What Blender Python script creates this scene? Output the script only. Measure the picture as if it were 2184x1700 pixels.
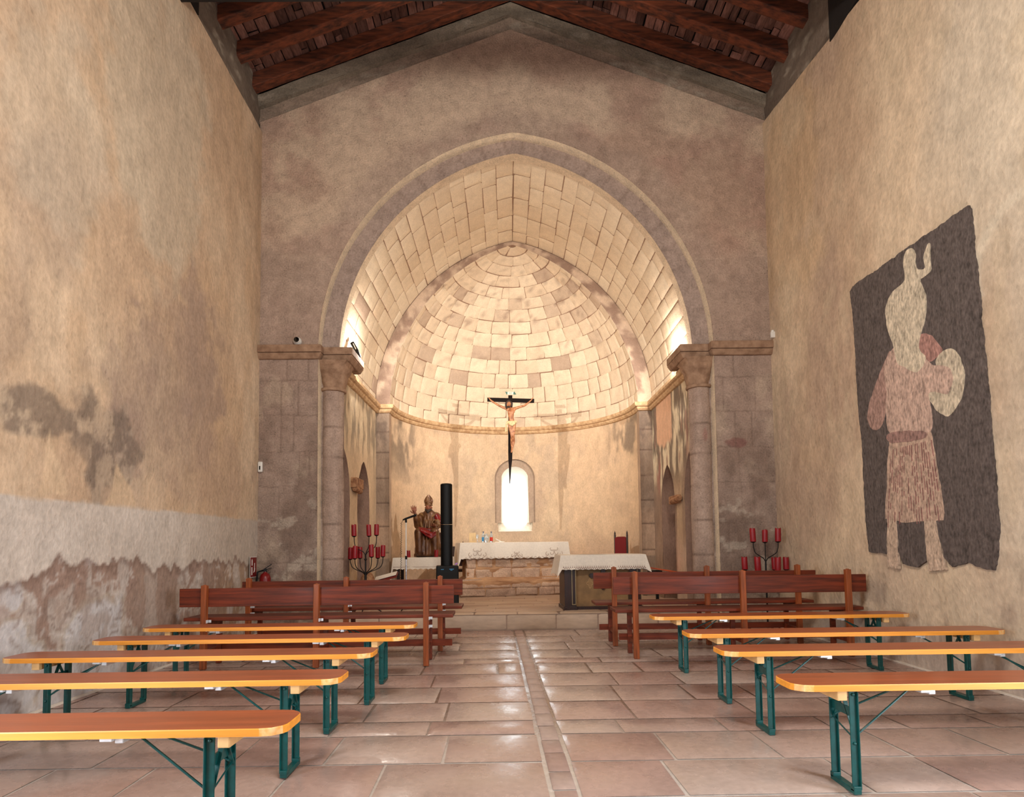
import bpy, math, random
import numpy as np
from mathutils import Vector, Matrix
from mathutils.geometry import tessellate_polygon

PI = math.pi
random.seed(7)
for o in list(bpy.data.objects): bpy.data.objects.remove(o)
SC = bpy.context.scene
COL = SC.collection

# ------------------------------------------------------------------ camera
cam = bpy.data.cameras.new('camera'); camo = bpy.data.objects.new('camera', cam); COL.objects.link(camo)
cam.sensor_width = 36; cam.lens = 1300.7 / 2184 * 36
cam.shift_y = 239.46 / 2184
cam.clip_start = .05
camo.matrix_world = (Matrix.Translation((0, 0, 1.103)) @ Matrix.Rotation(-math.radians(.539), 4, 'Z')
                     @ Matrix.Rotation(PI/2 + math.radians(3.219), 4, 'X') @ Matrix.Rotation(-math.radians(.692), 4, 'Z'))
SC.camera = camo
# ------------------------------------------------------------------ exposure, world
SC.view_settings.view_transform = 'Standard'; SC.view_settings.look = 'None'
SC.view_settings.gamma = 1; SC.view_settings.use_curve_mapping = False
SC.view_settings.exposure = -0.12
W = bpy.data.worlds.new('world'); SC.world = W; W.use_nodes = True
bg = W.node_tree.nodes['Background']; bg.inputs[0].default_value = (.86, .94, 1, 1); bg.inputs[1].default_value = 11.0

def light(name, kind, loc, target, power, color, **kw):
    l = bpy.data.lights.new(name, kind); l.energy = power; l.color = color
    for k, v in kw.items(): setattr(l, k, v)
    o = bpy.data.objects.new(name, l); COL.objects.link(o); o.location = loc
    d = Vector(target) - Vector(loc); o.rotation_euler = d.to_track_quat('-Z', 'Y').to_euler()
    return o
# daylight through the two side doorways and the west door behind the camera
light('right_doorway_daylight', 'AREA', (3.62, .85, 1.25), (-3, 3.4, .9), 185, (.86, .93, 1), shape='RECTANGLE', size=1.2, size_y=2.1)
light('left_doorway_daylight', 'AREA', (-3.31, .85, 1.25), (3, 3.4, .9), 185, (.86, .93, 1), shape='RECTANGLE', size=1.2, size_y=2.1)
light('west_doorway_daylight', 'AREA', (.16, -3.9, 1.6), (.16, 3, 1.5), 45, (.93, .96, 1), shape='RECTANGLE', size=2.4, size_y=3)
# unseen warm fill lights, added to brighten the nave side walls
light('nave_fill_left', 'AREA', (.5, 1.3, 4.7), (-3.2, 4.6, 3.6), 165, (1, .92, .82), shape='DISK', size=1.0)
light('nave_fill_right', 'AREA', (-.2, 1.3, 4.7), (3.5, 4.6, 3.6), 152, (1, .92, .82), shape='DISK', size=1.0)
# chancel spotlights standing on the two capitals
light('chancel_spot_left', 'SPOT', (-1.99, 8.66, 3.87), (.7, 12.2, 3.5), 430, (1, .93, .84), shadow_soft_size=.02, spot_size=math.radians(105), spot_blend=.9)
light('chancel_spot_right', 'SPOT', (2.41, 8.76, 3.82), (-.4, 12.2, 3.5), 430, (1, .93, .84), shadow_soft_size=.02, spot_size=math.radians(105), spot_blend=.9)

light('chancel_fill_left', 'POINT', (-1.99, 8.66, 3.87), (.16, 10.6, 5.8), 42, (1, .92, .82), shadow_soft_size=.03)  # second light added at each spot to brighten the vault
light('chancel_fill_right', 'POINT', (2.41, 8.76, 3.82), (.16, 10.6, 5.8), 42, (1, .92, .82), shadow_soft_size=.03)

# ------------------------------------------------------------------ colours, noise
def lin(c):
    a = np.asarray(c, float) / 255.0
    return np.where(a <= .04045, a / 12.92, ((a + .055) / 1.055) ** 2.4)
def L3(r, g, b): return tuple(float(v) for v in lin((r, g, b))) + (1,)
_T = {}
def vn(x, y, seed):
    if seed not in _T: _T[seed] = np.random.RandomState(seed).rand(256, 256)
    t = _T[seed]; xi = np.floor(x).astype(int); yi = np.floor(y).astype(int); fx = x - xi; fy = y - yi
    fx = fx*fx*(3-2*fx); fy = fy*fy*(3-2*fy)
    a = t[xi & 255, yi & 255]; b = t[(xi+1) & 255, yi & 255]; c = t[xi & 255, (yi+1) & 255]; d = t[(xi+1) & 255, (yi+1) & 255]
    return (a*(1-fx)+b*fx)*(1-fy) + (c*(1-fx)+d*fx)*fy
def fbm(x, y, seed=0, oct=4):
    x = np.asarray(x, float) + 37.3; y = np.asarray(y, float) + 51.7; s = 0; w = 0; a = 1
    for i in range(oct):
        s = s + a*vn(x*2**i, y*2**i, seed*10+i); w += a; a *= .55
    return s / w
def sstep(a, b, x):
    t = np.clip((x-a)/(b-a), 0, 1); return t*t*(3-2*t)
def mix(a, b, t):
    t = np.asarray(t)[..., None]; return np.asarray(a)*(1-t) + np.asarray(b)*t

# ------------------------------------------------------------------ materials
def newmat(name):
    m = bpy.data.materials.new(name); m.use_nodes = True; nt = m.node_tree
    return m, nt, nt.nodes['Principled BSDF']
def N(nt, t, **kw):
    n = nt.nodes.new(t)
    for k, v in kw.items():
        if hasattr(n, k): setattr(n, k, v)
        else: n.inputs[k].default_value = v
    return n
def plain(name, c, rough=.5, metal=0, var=0, scale=20, bump=0, stretch=(1, 1, 1), c2=None, coat=0, emit=0, trans=0, spec=None):
    m, nt, p = newmat(name); k = nt.links.new
    p.inputs['Roughness'].default_value = rough; p.inputs['Metallic'].default_value = metal
    p.inputs['Base Color'].default_value = L3(*c)
    if coat: p.inputs['Coat Weight'].default_value = coat; p.inputs['Coat Roughness'].default_value = .15
    if trans: p.inputs['Transmission Weight'].default_value = trans
    if spec is not None: p.inputs['Specular IOR Level'].default_value = spec
    if emit: p.inputs['Emission Color'].default_value = L3(*c); p.inputs['Emission Strength'].default_value = emit
    if var or bump or c2:
        tc = N(nt, 'ShaderNodeTexCoord'); mp = N(nt, 'ShaderNodeMapping'); mp.inputs['Scale'].default_value = stretch
        k(tc.outputs['Object'], mp.inputs['Vector'])
        nz = N(nt, 'ShaderNodeTexNoise'); nz.inputs['Scale'].default_value = scale; nz.inputs['Detail'].default_value = 5
        nz.inputs['Roughness'].default_value = .6
        k(mp.outputs[0], nz.inputs['Vector'])
        r = N(nt, 'ShaderNodeValToRGB'); r.color_ramp.elements[0].position = .35; r.color_ramp.elements[1].position = .68
        if c2 is None: c2 = tuple(max(0, v*(1-var)) for v in c)
        r.color_ramp.elements[0].color = L3(*c2); r.color_ramp.elements[1].color = L3(*c)
        k(nz.outputs['Fac'], r.inputs[0]); k(r.outputs[0], p.inputs['Base Color'])
        if bump:
            b = N(nt, 'ShaderNodeBump'); b.inputs['Strength'].default_value = bump; b.inputs['Distance'].default_value = .01
            k(nz.outputs['Fac'], b.inputs['Height']); k(b.outputs[0], p.inputs['Normal'])
    return m
def surf(name, rough=.9, s1=9, s2=45, amt=.22, bump=.6, dist=.012, stretch=(1, 1, 1), pits=0, rvar=0, pit_scale=28, spec=.25):
    """plaster / stone whose own colour is the mesh's colour attribute, broken up by fine noise and pitted relief"""
    m, nt, p = newmat(name); k = nt.links.new
    at = N(nt, 'ShaderNodeAttribute', attribute_name='Col'); tc = N(nt, 'ShaderNodeTexCoord')
    mp = N(nt, 'ShaderNodeMapping'); mp.inputs['Scale'].default_value = stretch; k(tc.outputs['Object'], mp.inputs['Vector'])
    a = N(nt, 'ShaderNodeTexNoise'); a.inputs['Scale'].default_value = s1; a.inputs['Detail'].default_value = 6; a.inputs['Roughness'].default_value = .65
    b = N(nt, 'ShaderNodeTexNoise'); b.inputs['Scale'].default_value = s2; b.inputs['Detail'].default_value = 3
    k(mp.outputs[0], a.inputs['Vector']); k(mp.outputs[0], b.inputs['Vector'])
    ad = N(nt, 'ShaderNodeMath', operation='ADD'); k(a.outputs['Fac'], ad.inputs[0]); k(b.outputs['Fac'], ad.inputs[1])
    mr = N(nt, 'ShaderNodeMapRange'); mr.inputs['From Min'].default_value = .7; mr.inputs['From Max'].default_value = 1.3
    mr.inputs['To Min'].default_value = 1-amt; mr.inputs['To Max'].default_value = 1+amt*.8
    k(ad.outputs[0], mr.inputs['Value'])
    mu = N(nt, 'ShaderNodeVectorMath', operation='SCALE'); hs = N(nt, 'ShaderNodeHueSaturation'); hs.inputs['Saturation'].default_value = .70; k(at.outputs['Color'], hs.inputs['Color']); k(hs.outputs[0], mu.inputs[0])
    fac = mr.outputs[0]; h = ad.outputs[0]
    if pits:
        v = N(nt, 'ShaderNodeTexVoronoi'); v.inputs['Scale'].default_value = pit_scale; k(mp.outputs[0], v.inputs['Vector'])
        n3 = N(nt, 'ShaderNodeTexNoise'); n3.inputs['Scale'].default_value = 5; k(mp.outputs[0], n3.inputs['Vector'])
        pr = N(nt, 'ShaderNodeMapRange'); pr.inputs['From Min'].default_value = .06; pr.inputs['From Max'].default_value = .26
        pr.inputs['To Min'].default_value = 1-pits; pr.inputs['To Max'].default_value = 1; k(v.outputs['Distance'], pr.inputs['Value'])
        # only where the slow noise is high
        pn = N(nt, 'ShaderNodeMapRange'); pn.inputs['From Min'].default_value = .45; pn.inputs['From Max'].default_value = .62
        k(n3.outputs['Fac'], pn.inputs['Value'])
        mx = N(nt, 'ShaderNodeMix'); k(pn.outputs[0], mx.inputs[0]); mx.inputs[2].default_value = 1; k(pr.outputs[0], mx.inputs[3])
        m2 = N(nt, 'ShaderNodeMath', operation='MULTIPLY'); k(fac, m2.inputs[0]); k(mx.outputs[0], m2.inputs[1]); fac = m2.outputs[0]
        h2 = N(nt, 'ShaderNodeMath', operation='ADD'); k(h, h2.inputs[0]); k(mx.outputs[0], h2.inputs[1]); h = h2.outputs[0]
    k(fac, mu.inputs['Scale']); k(mu.outputs[0], p.inputs['Base Color'])
    bu = N(nt, 'ShaderNodeBump'); bu.inputs['Strength'].default_value = bump; bu.inputs['Distance'].default_value = dist
    k(h, bu.inputs['Height']); k(bu.outputs[0], p.inputs['Normal'])
    p.inputs['Roughness'].default_value = rough; p.inputs['Specular IOR Level'].default_value = spec
    if rvar:
        rr = N(nt, 'ShaderNodeMapRange'); rr.inputs['From Min'].default_value = .35; rr.inputs['From Max'].default_value = .65
        rr.inputs['To Min'].default_value = rough-rvar; rr.inputs['To Max'].default_value = rough+rvar
        k(a.outputs['Fac'], rr.inputs['Value']); k(rr.outputs[0], p.inputs['Roughness'])
    return m
M = {}
M['plaster_side'] = surf('trowelled lime plaster', s1=7, s2=26, amt=.17, bump=.5, dist=.018, stretch=(1, 1, .8), pits=.2, pit_scale=17)
M['stone_dark'] = surf('brown sandstone and render', s1=8, s2=50, amt=.26, bump=.7, pits=.38, pit_scale=26)
M['stone_vault'] = surf('cream vault ashlar', s1=10, s2=60, amt=.12, bump=.45, pits=.28, pit_scale=38)
M['plaster_apse'] = surf('stained apse plaster', s1=9, s2=50, amt=.16, bump=.5, pits=.18, pit_scale=30, stretch=(1, 1, .5))
M['floor'] = surf('worn sandstone slabs', rough=.27, s1=4, s2=26, amt=.14, bump=.2, dist=.006, rvar=.10, spec=.5)
M['floor_strip'] = surf('narrow paving strip', rough=.5, s1=4, s2=26, amt=.14, bump=.2, dist=.006, spec=.35)
M['chancel_floor'] = surf('chancel floor stone', rough=.6, s1=5, s2=26, amt=.16, bump=.3, dist=.008, stretch=(.3, 2, 1), spec=.4)
M['roof_boards'] = surf('old roof boards', rough=.75, s1=9, s2=40, amt=.45, bump=.8, stretch=(1, .25, 1))
M['rafter'] = plain('red brown rafter timber', (130, 66, 38), .75, var=.55, scale=7, bump=.8, stretch=(.5, 3, 3))
M['fresco'] = surf('faded wall painting', rough=.95, s1=16, s2=48, amt=.5, bump=.7, dist=.012, stretch=(1, 1, .55), pits=.35, pit_scale=24)
M['black_beam'] = plain('blackened tie beam', (22, 15, 12), .8, var=.4, scale=8, bump=.5)
M['pew'] = plain('varnished red brown pine', (124, 50, 24), .5, var=.4, scale=6, bump=.12, stretch=(.35, 5, 5), coat=.05, spec=.3)
M['pew_post'] = plain('varnished pine post', (164, 84, 42), .55, var=.3, scale=6, bump=.12, stretch=(5, 5, .4), coat=.05, spec=.3)
M['bench_top'] = plain('orange varnish seat', (170, 84, 42), .36, var=.16, scale=5, bump=.06, stretch=(.4, 6, 4), coat=.25)
M['bench_edge'] = plain('golden varnish edge', (246, 160, 52), .42, var=.14, scale=6, stretch=(.4, 5, 5))
M['bench_worn'] = plain('worn bare board corner', (236, 200, 140), .6, c2=(240, 160, 70), scale=30)
M['batten'] = plain('pale pine batten', (236, 190, 128), .6, var=.12, scale=10)
M['green'] = plain('dark green enamel', (0, 78, 76), .38, var=.2, scale=30, bump=.05)
M['clip'] = plain('zinc clip', (225, 230, 235), .3, .55)
M['iron'] = plain('black wrought iron', (16, 11, 11), .5, .3)
M['black'] = plain('black plastic', (3, 4, 5), .5, spec=.25)
M['black_cloth'] = plain('black grille cloth', (5, 5, 6), .8)
M['steel'] = plain('bright steel', (200, 200, 205), .25, .9)
M['candle'] = plain('red wax', (150, 12, 26), .42, var=.12, scale=15)
M['wick'] = plain('burnt wick', (40, 25, 20), .9)
M['white'] = plain('white plastic', (225, 222, 215), .4)
M['red'] = plain('red enamel', (120, 10, 14), .35)
M['linen'] = plain('white linen', (232, 222, 208), .85, var=.05, scale=40, bump=.15)
M['lace'] = plain('lace openings', (150, 120, 108), .9)
M['thread'] = plain('brown embroidery thread', (128, 88, 62), .9)
M['altar_stone'] = plain('eroded altar stone', (206, 164, 124), .95, c2=(156, 112, 80), scale=5, bump=1.0, stretch=(.5, 1, 2.2))
M['boulder'] = plain('porous limestone', (186, 142, 104), .95, c2=(120, 76, 50), scale=16, bump=1.0)
M['dark_wood'] = plain('dark walnut', (54, 22, 16), .4, var=.4, scale=8, stretch=(4, 4, .6))
M['panel_paint'] = plain('ochre painted panel', (150, 116, 76), .7, var=.2, scale=5, bump=.1)
M['ornament'] = plain('cream ornament', (196, 160, 116), .7)
M['gold_strip'] = plain('dull gilt edging', (170, 150, 110), .4, .5)
M['gilt'] = plain('brown gilded wood', (122, 80, 44), .36, .25, c2=(58, 28, 16), scale=9, bump=.4, stretch=(1, 1, .6))
M['gilt2'] = plain('pale gilded cloth', (150, 112, 68), .45, .15, c2=(88, 52, 30), scale=8, bump=.5, stretch=(1.6, 1.6, .6))
M['statue_red'] = plain('red lacquered drapery', (140, 18, 20), .3, c2=(84, 10, 12), scale=10, bump=.2)
M['statue_skin'] = plain('painted carved flesh', (150, 86, 58), .45, var=.25, scale=20)
M['corpus'] = plain('painted corpus', (196, 136, 92), .45, c2=(128, 74, 44), scale=22, bump=.2)
M['hair'] = plain('dark painted hair', (48, 30, 20), .6, var=.3, scale=60, bump=.5)
M['loin'] = plain('cream loincloth', (222, 200, 150), .7, var=.2, scale=40, bump=.4)
M['cross'] = plain('black brown cross wood', (20, 8, 5), .7, var=.3, scale=10, spec=.15)
M['scroll'] = plain('painted title scroll', (226, 226, 196), .6)
M['scroll_end'] = plain('green scroll end', (60, 96, 84), .6)
M['ink'] = plain('dark lettering', (70, 60, 50), .8)
M['velvet'] = plain('red velvet', (116, 16, 22), .85)
M['water'] = plain('clear bottle plastic', (225, 238, 245), .08, trans=.8)
M['label_blue'] = plain('blue label', (60, 140, 190), .5)
M['label_red'] = plain('red drink and label', (200, 46, 26), .4)
M['cap'] = plain('blue grey cap', (60, 80, 110), .5)
M['paper'] = plain('paper', (240, 235, 225), .8)
M['pale_wood'] = plain('pale wood', (222, 190, 140), .6, var=.1, scale=15)
M['red_wood'] = plain('red stained wood', (140, 40, 30), .45, var=.3, scale=8)
M['orange_wood'] = plain('orange stained wood', (214, 92, 44), .45, var=.15, scale=8)
M['window_white'] = plain('white window splay', (248, 242, 228), .9, var=.05, scale=6, bump=.2)
M['glass'] = plain('dark lens glass', (4, 5, 6), .08)
M['purple'] = plain('violet foil', (170, 120, 190), .3)

# ------------------------------------------------------------------ object helpers
def tag(o, label=None, cat=None, group=None, kind=None):
    if label: o['label'] = label
    if cat: o['category'] = cat
    if group: o['group'] = group
    if kind: o['kind'] = kind
    return o
def empty(name, loc, rz=0, label=None, cat=None, group=None):
    o = bpy.data.objects.new(name, None); COL.objects.link(o); o.location = loc; o.rotation_euler = (0, 0, rz)
    o.empty_display_size = .1
    return tag(o, label, cat, group)
def kids(o): return [c for c in bpy.data.objects if c.parent == o]
def copy_tree(o, parent=None):
    c = o.copy(); COL.objects.link(c); c.parent = parent
    for ch in kids(o): copy_tree(ch, c)
    return c

class MB:
    def __init__(s): s.v = []; s.f = []; s.m = []; s.c = []
    def add(s, vs, fs, mi=0, col=None):
        n = len(s.v); s.v += [tuple(map(float, q)) for q in vs]; s.f += [tuple(i+n for i in f) for f in fs]
        s.m += [mi]*len(fs)
        s.c += [tuple(col) if col is not None else (1, 1, 1, 1)]*len(vs)
        return s
    def box(s, lo, hi, mi=0, rot=None, piv=None, col=None):
        x0, y0, z0 = lo; x1, y1, z1 = hi
        vs = [Vector(q) for q in ((x0, y0, z0), (x1, y0, z0), (x1, y1, z0), (x0, y1, z0), (x0, y0, z1), (x1, y0, z1), (x1, y1, z1), (x0, y1, z1))]
        if rot is not None:
            pv = Vector(piv) if piv is not None else sum(vs, Vector())/8
            vs = [pv + rot @ (q-pv) for q in vs]
        return s.add(vs, [(0, 3, 2, 1), (4, 5, 6, 7), (0, 1, 5, 4), (1, 2, 6, 5), (2, 3, 7, 6), (3, 0, 4, 7)], mi, col)
    def bar(s, a, b, w, h, mi=0, up=(0, 0, 1)):
        a = Vector(a); b = Vector(b); d = (b-a).normalized(); u = Vector(up)
        if abs(d.dot(u)) > .99: u = Vector((0, 1, 0))
        x = d.cross(u).normalized(); y = x.cross(d)
        vs = [p + x*sx*w/2 + y*sy*h/2 for p in (a, b) for sx, sy in ((-1, -1), (1, -1), (1, 1), (-1, 1))]
        return s.add(vs, [(0, 1, 2, 3), (7, 6, 5, 4), (0, 4, 5, 1), (1, 5, 6, 2), (2, 6, 7, 3), (3, 7, 4, 0)], mi)
    def tube(s, pts, r, n=8, mi=0, cap=True):
        pts = [Vector(p) for p in pts]; rs = r if hasattr(r, '__len__') else [r]*len(pts)
        vs = []; px = None
        for i, p in enumerate(pts):
            d = (pts[min(i+1, len(pts)-1)] - pts[max(i-1, 0)]).normalized()
            if px is None:
                px = d.orthogonal().normalized()
            else:
                px = (px - d*px.dot(d)).normalized()
            y = d.cross(px)
            for k in range(n):
                a = 2*PI*k/n; vs.append(p + (px*math.cos(a) + y*math.sin(a))*rs[i])
        fs = [(i*n+k, i*n+(k+1) % n, (i+1)*n+(k+1) % n, (i+1)*n+k) for i in range(len(pts)-1) for k in range(n)]
        if cap: fs += [tuple(range(n))[::-1], tuple((len(pts)-1)*n+k for k in range(n))]
        return s.add(vs, fs, mi)
    def lathe(s, prof, c=(0, 0, 0), n=20, mi=0, cap=True, sq=0):
        vs = []
        for r, z in prof:
            for k in range(n):
                a = 2*PI*k/n; vs.append((c[0]+r*math.cos(a), c[1]+r*math.sin(a), c[2]+z))
        m = len(prof)
        fs = [(i*n+k, i*n+(k+1) % n, (i+1)*n+(k+1) % n, (i+1)*n+k) for i in range(m-1) for k in range(n)]
        if cap: fs += [tuple(range(n))[::-1], tuple((m-1)*n+k for k in range(n))]
        return s.add(vs, fs, mi)
    def ball(s, c, r, n=12, mi=0, rot=None):
        if not hasattr(r, '__len__'): r = (r, r, r)
        vs = []; fs = []; c = Vector(c)
        for i in range(1, n):
            t = PI*i/n
            for k in range(n*2):
                a = PI*k/n; q = Vector((r[0]*math.sin(t)*math.cos(a), r[1]*math.sin(t)*math.sin(a), r[2]*math.cos(t)))
                vs.append(c + (rot @ q if rot is not None else q))
        m = n*2
        for i in range(n-2):
            for k in range(m): fs.append((i*m+k, (i+1)*m+k, (i+1)*m+(k+1) % m, i*m+(k+1) % m))
        q = Vector((0, 0, r[2])); q = rot @ q if rot is not None else q
        t_ = len(vs); vs += [c+q, c-q]
        fs += [(t_, k, (k+1) % m) for k in range(m)] + [(t_+1, (n-2)*m+(k+1) % m, (n-2)*m+k) for k in range(m)]
        return s.add(vs, fs, mi)
    def limb(s, pts, rs, step=.35, mi=0):
        """chain of overlapping spheres, for voxel-fused carved bodies"""
        for i in range(len(pts)-1):
            a, b = Vector(pts[i]), Vector(pts[i+1]); L = (b-a).length; n = max(2, int(L/(min(rs[i], rs[i+1])*step))+1)
            for k in range(n+1):
                t = k/n; s.ball(a.lerp(b, t), rs[i]*(1-t)+rs[i+1]*t, 6, mi)
        return s
    def prism(s, poly, z0, z1, mi=0, ax='z', side_mi=None):
        n = len(poly)
        def P(u, v, w):
            return {'z': (u, v, w), 'y': (u, w, v), 'x': (w, u, v)}[ax]
        vs = [P(u, v, z0) for u, v in poly] + [P(u, v, z1) for u, v in poly]
        tri = tessellate_polygon([[Vector((u, v, 0)) for u, v in poly]])
        fs = [tuple(t) for t in tri] + [tuple(i+n for i in t[::-1]) for t in tri]
        s.add(vs, fs, mi)
        s.add(vs, [(i, (i+1) % n, (i+1) % n+n, i+n) for i in range(n)], mi if side_mi is None else side_mi)
        return s
    def build(s, name, mat, parent=None, smooth=False, bevel=0, col=False, flip=False):
        me = bpy.data.meshes.new(name); me.from_pydata(s.v, [], s.f)
        mats = mat if isinstance(mat, (list, tuple)) else [mat]
        for q in mats: me.materials.append(q)
        if len(mats) > 1: me.polygons.foreach_set('material_index', s.m)
        if col:
            ca = me.color_attributes.new('Col', 'FLOAT_COLOR', 'POINT'); ca.data.foreach_set('color', np.array(s.c, float).ravel())
        me.validate()
        import bmesh
        bm = bmesh.new(); bm.from_mesh(me)
        if not col: bmesh.ops.recalc_face_normals(bm, faces=bm.faces)
        bm.to_mesh(me); bm.free()
        if smooth: me.polygons.foreach_set('use_smooth', [True]*len(me.polygons))
        o = bpy.data.objects.new(name, me); COL.objects.link(o); o.parent = parent
        if bevel:
            b = o.modifiers.new('bevel', 'BEVEL'); b.width = bevel; b.segments = 2; b.limit_method = 'ANGLE'
        if smooth and not col:
            try: me.set_sharp_from_angle(angle=math.radians(50))
            except Exception: pass
        return o

class Sheet:
    """large surfaces built from numpy grids, one colour per vertex"""
    def __init__(s): s.V = []; s.F = []; s.C = []; s.n = 0
    def grid(s, P, Ccol):
        a, b = P.shape[:2]; idx = np.arange(a*b).reshape(a, b) + s.n
        q = np.stack([idx[:-1, :-1], idx[1:, :-1], idx[1:, 1:], idx[:-1, 1:]], -1).reshape(-1, 4)
        s.V.append(P.reshape(-1, 3)); s.F.append(q); s.n += a*b
        Ccol = np.broadcast_to(np.asarray(Ccol, float), (a, b, 3))
        s.C.append(np.concatenate([Ccol.reshape(-1, 3), np.ones((a*b, 1))], 1))
    def build(s, name, mat, parent=None, smooth=True):
        V = np.concatenate(s.V); F = np.concatenate(s.F); Cc = np.concatenate(s.C)
        me = bpy.data.meshes.new(name); me.vertices.add(len(V)); me.vertices.foreach_set('co', V.ravel().astype(np.float32))
        me.loops.add(F.size); me.loops.foreach_set('vertex_index', F.ravel().astype(np.int32))
        me.polygons.add(len(F)); me.polygons.foreach_set('loop_start', np.arange(0, F.size, 4, dtype=np.int32))
        me.update(calc_edges=True)
        ca = me.color_attributes.new('Col', 'FLOAT_COLOR', 'POINT'); ca.data.foreach_set('color', Cc.ravel().astype(np.float32))
        me.materials.append(mat)
        if smooth: me.polygons.foreach_set('use_smooth', np.ones(len(F), bool))
        me.validate()
        o = bpy.data.objects.new(name, me); COL.objects.link(o); o.parent = parent
        return o
def lerpgrid(us, lo, hi, nv):
    t = np.linspace(0, 1, nv); U = np.repeat(us[:, None], nv, 1); V = lo[:, None]*(1-t) + hi[:, None]*t
    return U, V

def blocks(S, rows, srange, lmin, lmax, mapf, colf, gap=.012, scale=lambda t: 1.0, nx=4, ny=3, jit=.012, rnd=None, depth=.007):
    """courses of individually cut blocks with real joints between them"""
    rnd = rnd or random.Random(1)
    for (t0, t1) in rows:
        sa, sb = srange((t0+t1)/2); sc = scale((t0+t1)/2); s = sa - rnd.uniform(0, lmin)*sc
        while s < sb - 1e-6:
            l = rnd.uniform(lmin, lmax)*sc; e = s + l
            if sb - e < lmin*sc*.45: e = sb
            a, b = max(s, sa), min(e, sb); s = e
            if b - a < .03*sc: continue
            g = gap*sc/2
            def j(v): return rnd.uniform(-v, v)
            cs = [(a+g+j(jit)*sc, t0+gap/2+j(jit)), (b-g+j(jit)*sc, t0+gap/2+j(jit)), (b-g+j(jit)*sc, t1-gap/2+j(jit)), (a+g+j(jit)*sc, t1-gap/2+j(jit))]
            u = np.concatenate([[0], np.linspace(.05, .95, nx), [1]]); v = np.concatenate([[0], np.linspace(.07, .93, ny), [1]])
            U, V = np.meshgrid(u, v, indexing='ij')
            Sx = (cs[0][0]*(1-U)+cs[1][0]*U)*(1-V) + (cs[3][0]*(1-U)+cs[2][0]*U)*V
            Ty = (cs[0][1]*(1-U)+cs[1][1]*U)*(1-V) + (cs[3][1]*(1-U)+cs[2][1]*U)*V
            D = np.full(U.shape, rnd.uniform(0, .004)); D[0] = D[-1] = -depth; D[:, 0] = D[:, -1] = -depth
            S.grid(mapf(Sx, Ty, D), colf(Sx, Ty, rnd))

# ================================================================== SETTING
CX = .16                       # axis of the church
XL, XR = -3.235, 3.548
YW, YR, YA = 7.96, 8.11, 10.59 # wall face, recessed order, apse opening
RA = 2.185
def arch(w, c, sp):
    R = w + c
    return dict(w=w, c=c, sp=sp, R=R, top=sp+math.sqrt(R*R-c*c))
AO = arch(2.62, .38, 3.70); AI = arch(2.385, .50, 3.64); AB = arch(2.43, .62, 3.53); AD = arch(RA, .90, 3.50)
def archz(A, dx):
    dx = np.abs(dx); v = A['R']**2 - (dx + A['c'])**2
    return A['sp'] + np.sqrt(np.maximum(v, 0))
def roofz(x): return 8.50 - .38*np.abs(x-.13)

# ---- nave floor: real slabs with joints
def floor():
    S = Sheet(); R = random.Random(5)
    def mp(s, t, d): return np.stack([s + (7.463-t)*.0212, t, d-.004], -1)
    def groutcol(X, Y):
        near = sstep(4.4, 3.0, Y); return mix(lin((128, 94, 72)), lin((196, 184, 174)), near)
    U, V = np.meshgrid(np.linspace(XL, XR, 60), np.linspace(-4, 8.1, 120), indexing='ij')
    S.grid(np.stack([U, V, np.full(U.shape, -.0105)], -1), groutcol(U, V))
    def cf(s, t, rnd):
        k = rnd.random(); base = mix(lin((168, 132, 116)), lin((180, 152, 136)), np.array(k))
        if rnd.random() < .25: base = lin((170, 130, 114))
        n = fbm(s*1.6, t*1.6, 3); n2 = fbm(s*5, t*9, 4)
        c = mix(base*.86, base*1.12, n) * (1 + (n2[..., None]-.5)*.25)
        return mix(c, lin((150, 100, 78)), sstep(.52, .72, fbm(s*.9, t*1.3, 8))*.5)
    rows = [2.74, 3.19, 3.65, 3.93, 4.39, 4.86, 5.34, 5.80, 6.06, 6.52, 7.02, 7.49, 8.02]
    y = 2.74
    while y > -4: y -= R.uniform(.4, .5); rows.insert(0, y)
    rw = [(a, b) for a, b in zip(rows[:-1], rows[1:])]
    def xl(t): return .092
    blocks(S, rw, lambda t: (XL-.35, xl(t)-.008), .45, .85, mp, cf, gap=.014, nx=4, ny=3, jit=.005, rnd=R, depth=.004)
    blocks(S, rw, lambda t: (xl(t)+.128, XR+.12), .4, .85, mp, cf, gap=.014, nx=4, ny=3, jit=.005, rnd=R, depth=.004)
    S2 = Sheet(); t = -4
    while t < 8.0:
        h = R.uniform(.2, .3); blocks(S2, [(t, t+h)], lambda q: (xl(q)+.004, xl(q)+.118), .2, .25, mp, cf, gap=.01, jit=.003, rnd=R, depth=.004); t += h
    o = S.build('floor', M['floor'], smooth=False); tag(o, kind='structure')
    o = S2.build('floor_strip', M['floor_strip'], smooth=False); tag(o, kind='structure')
floor()

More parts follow.
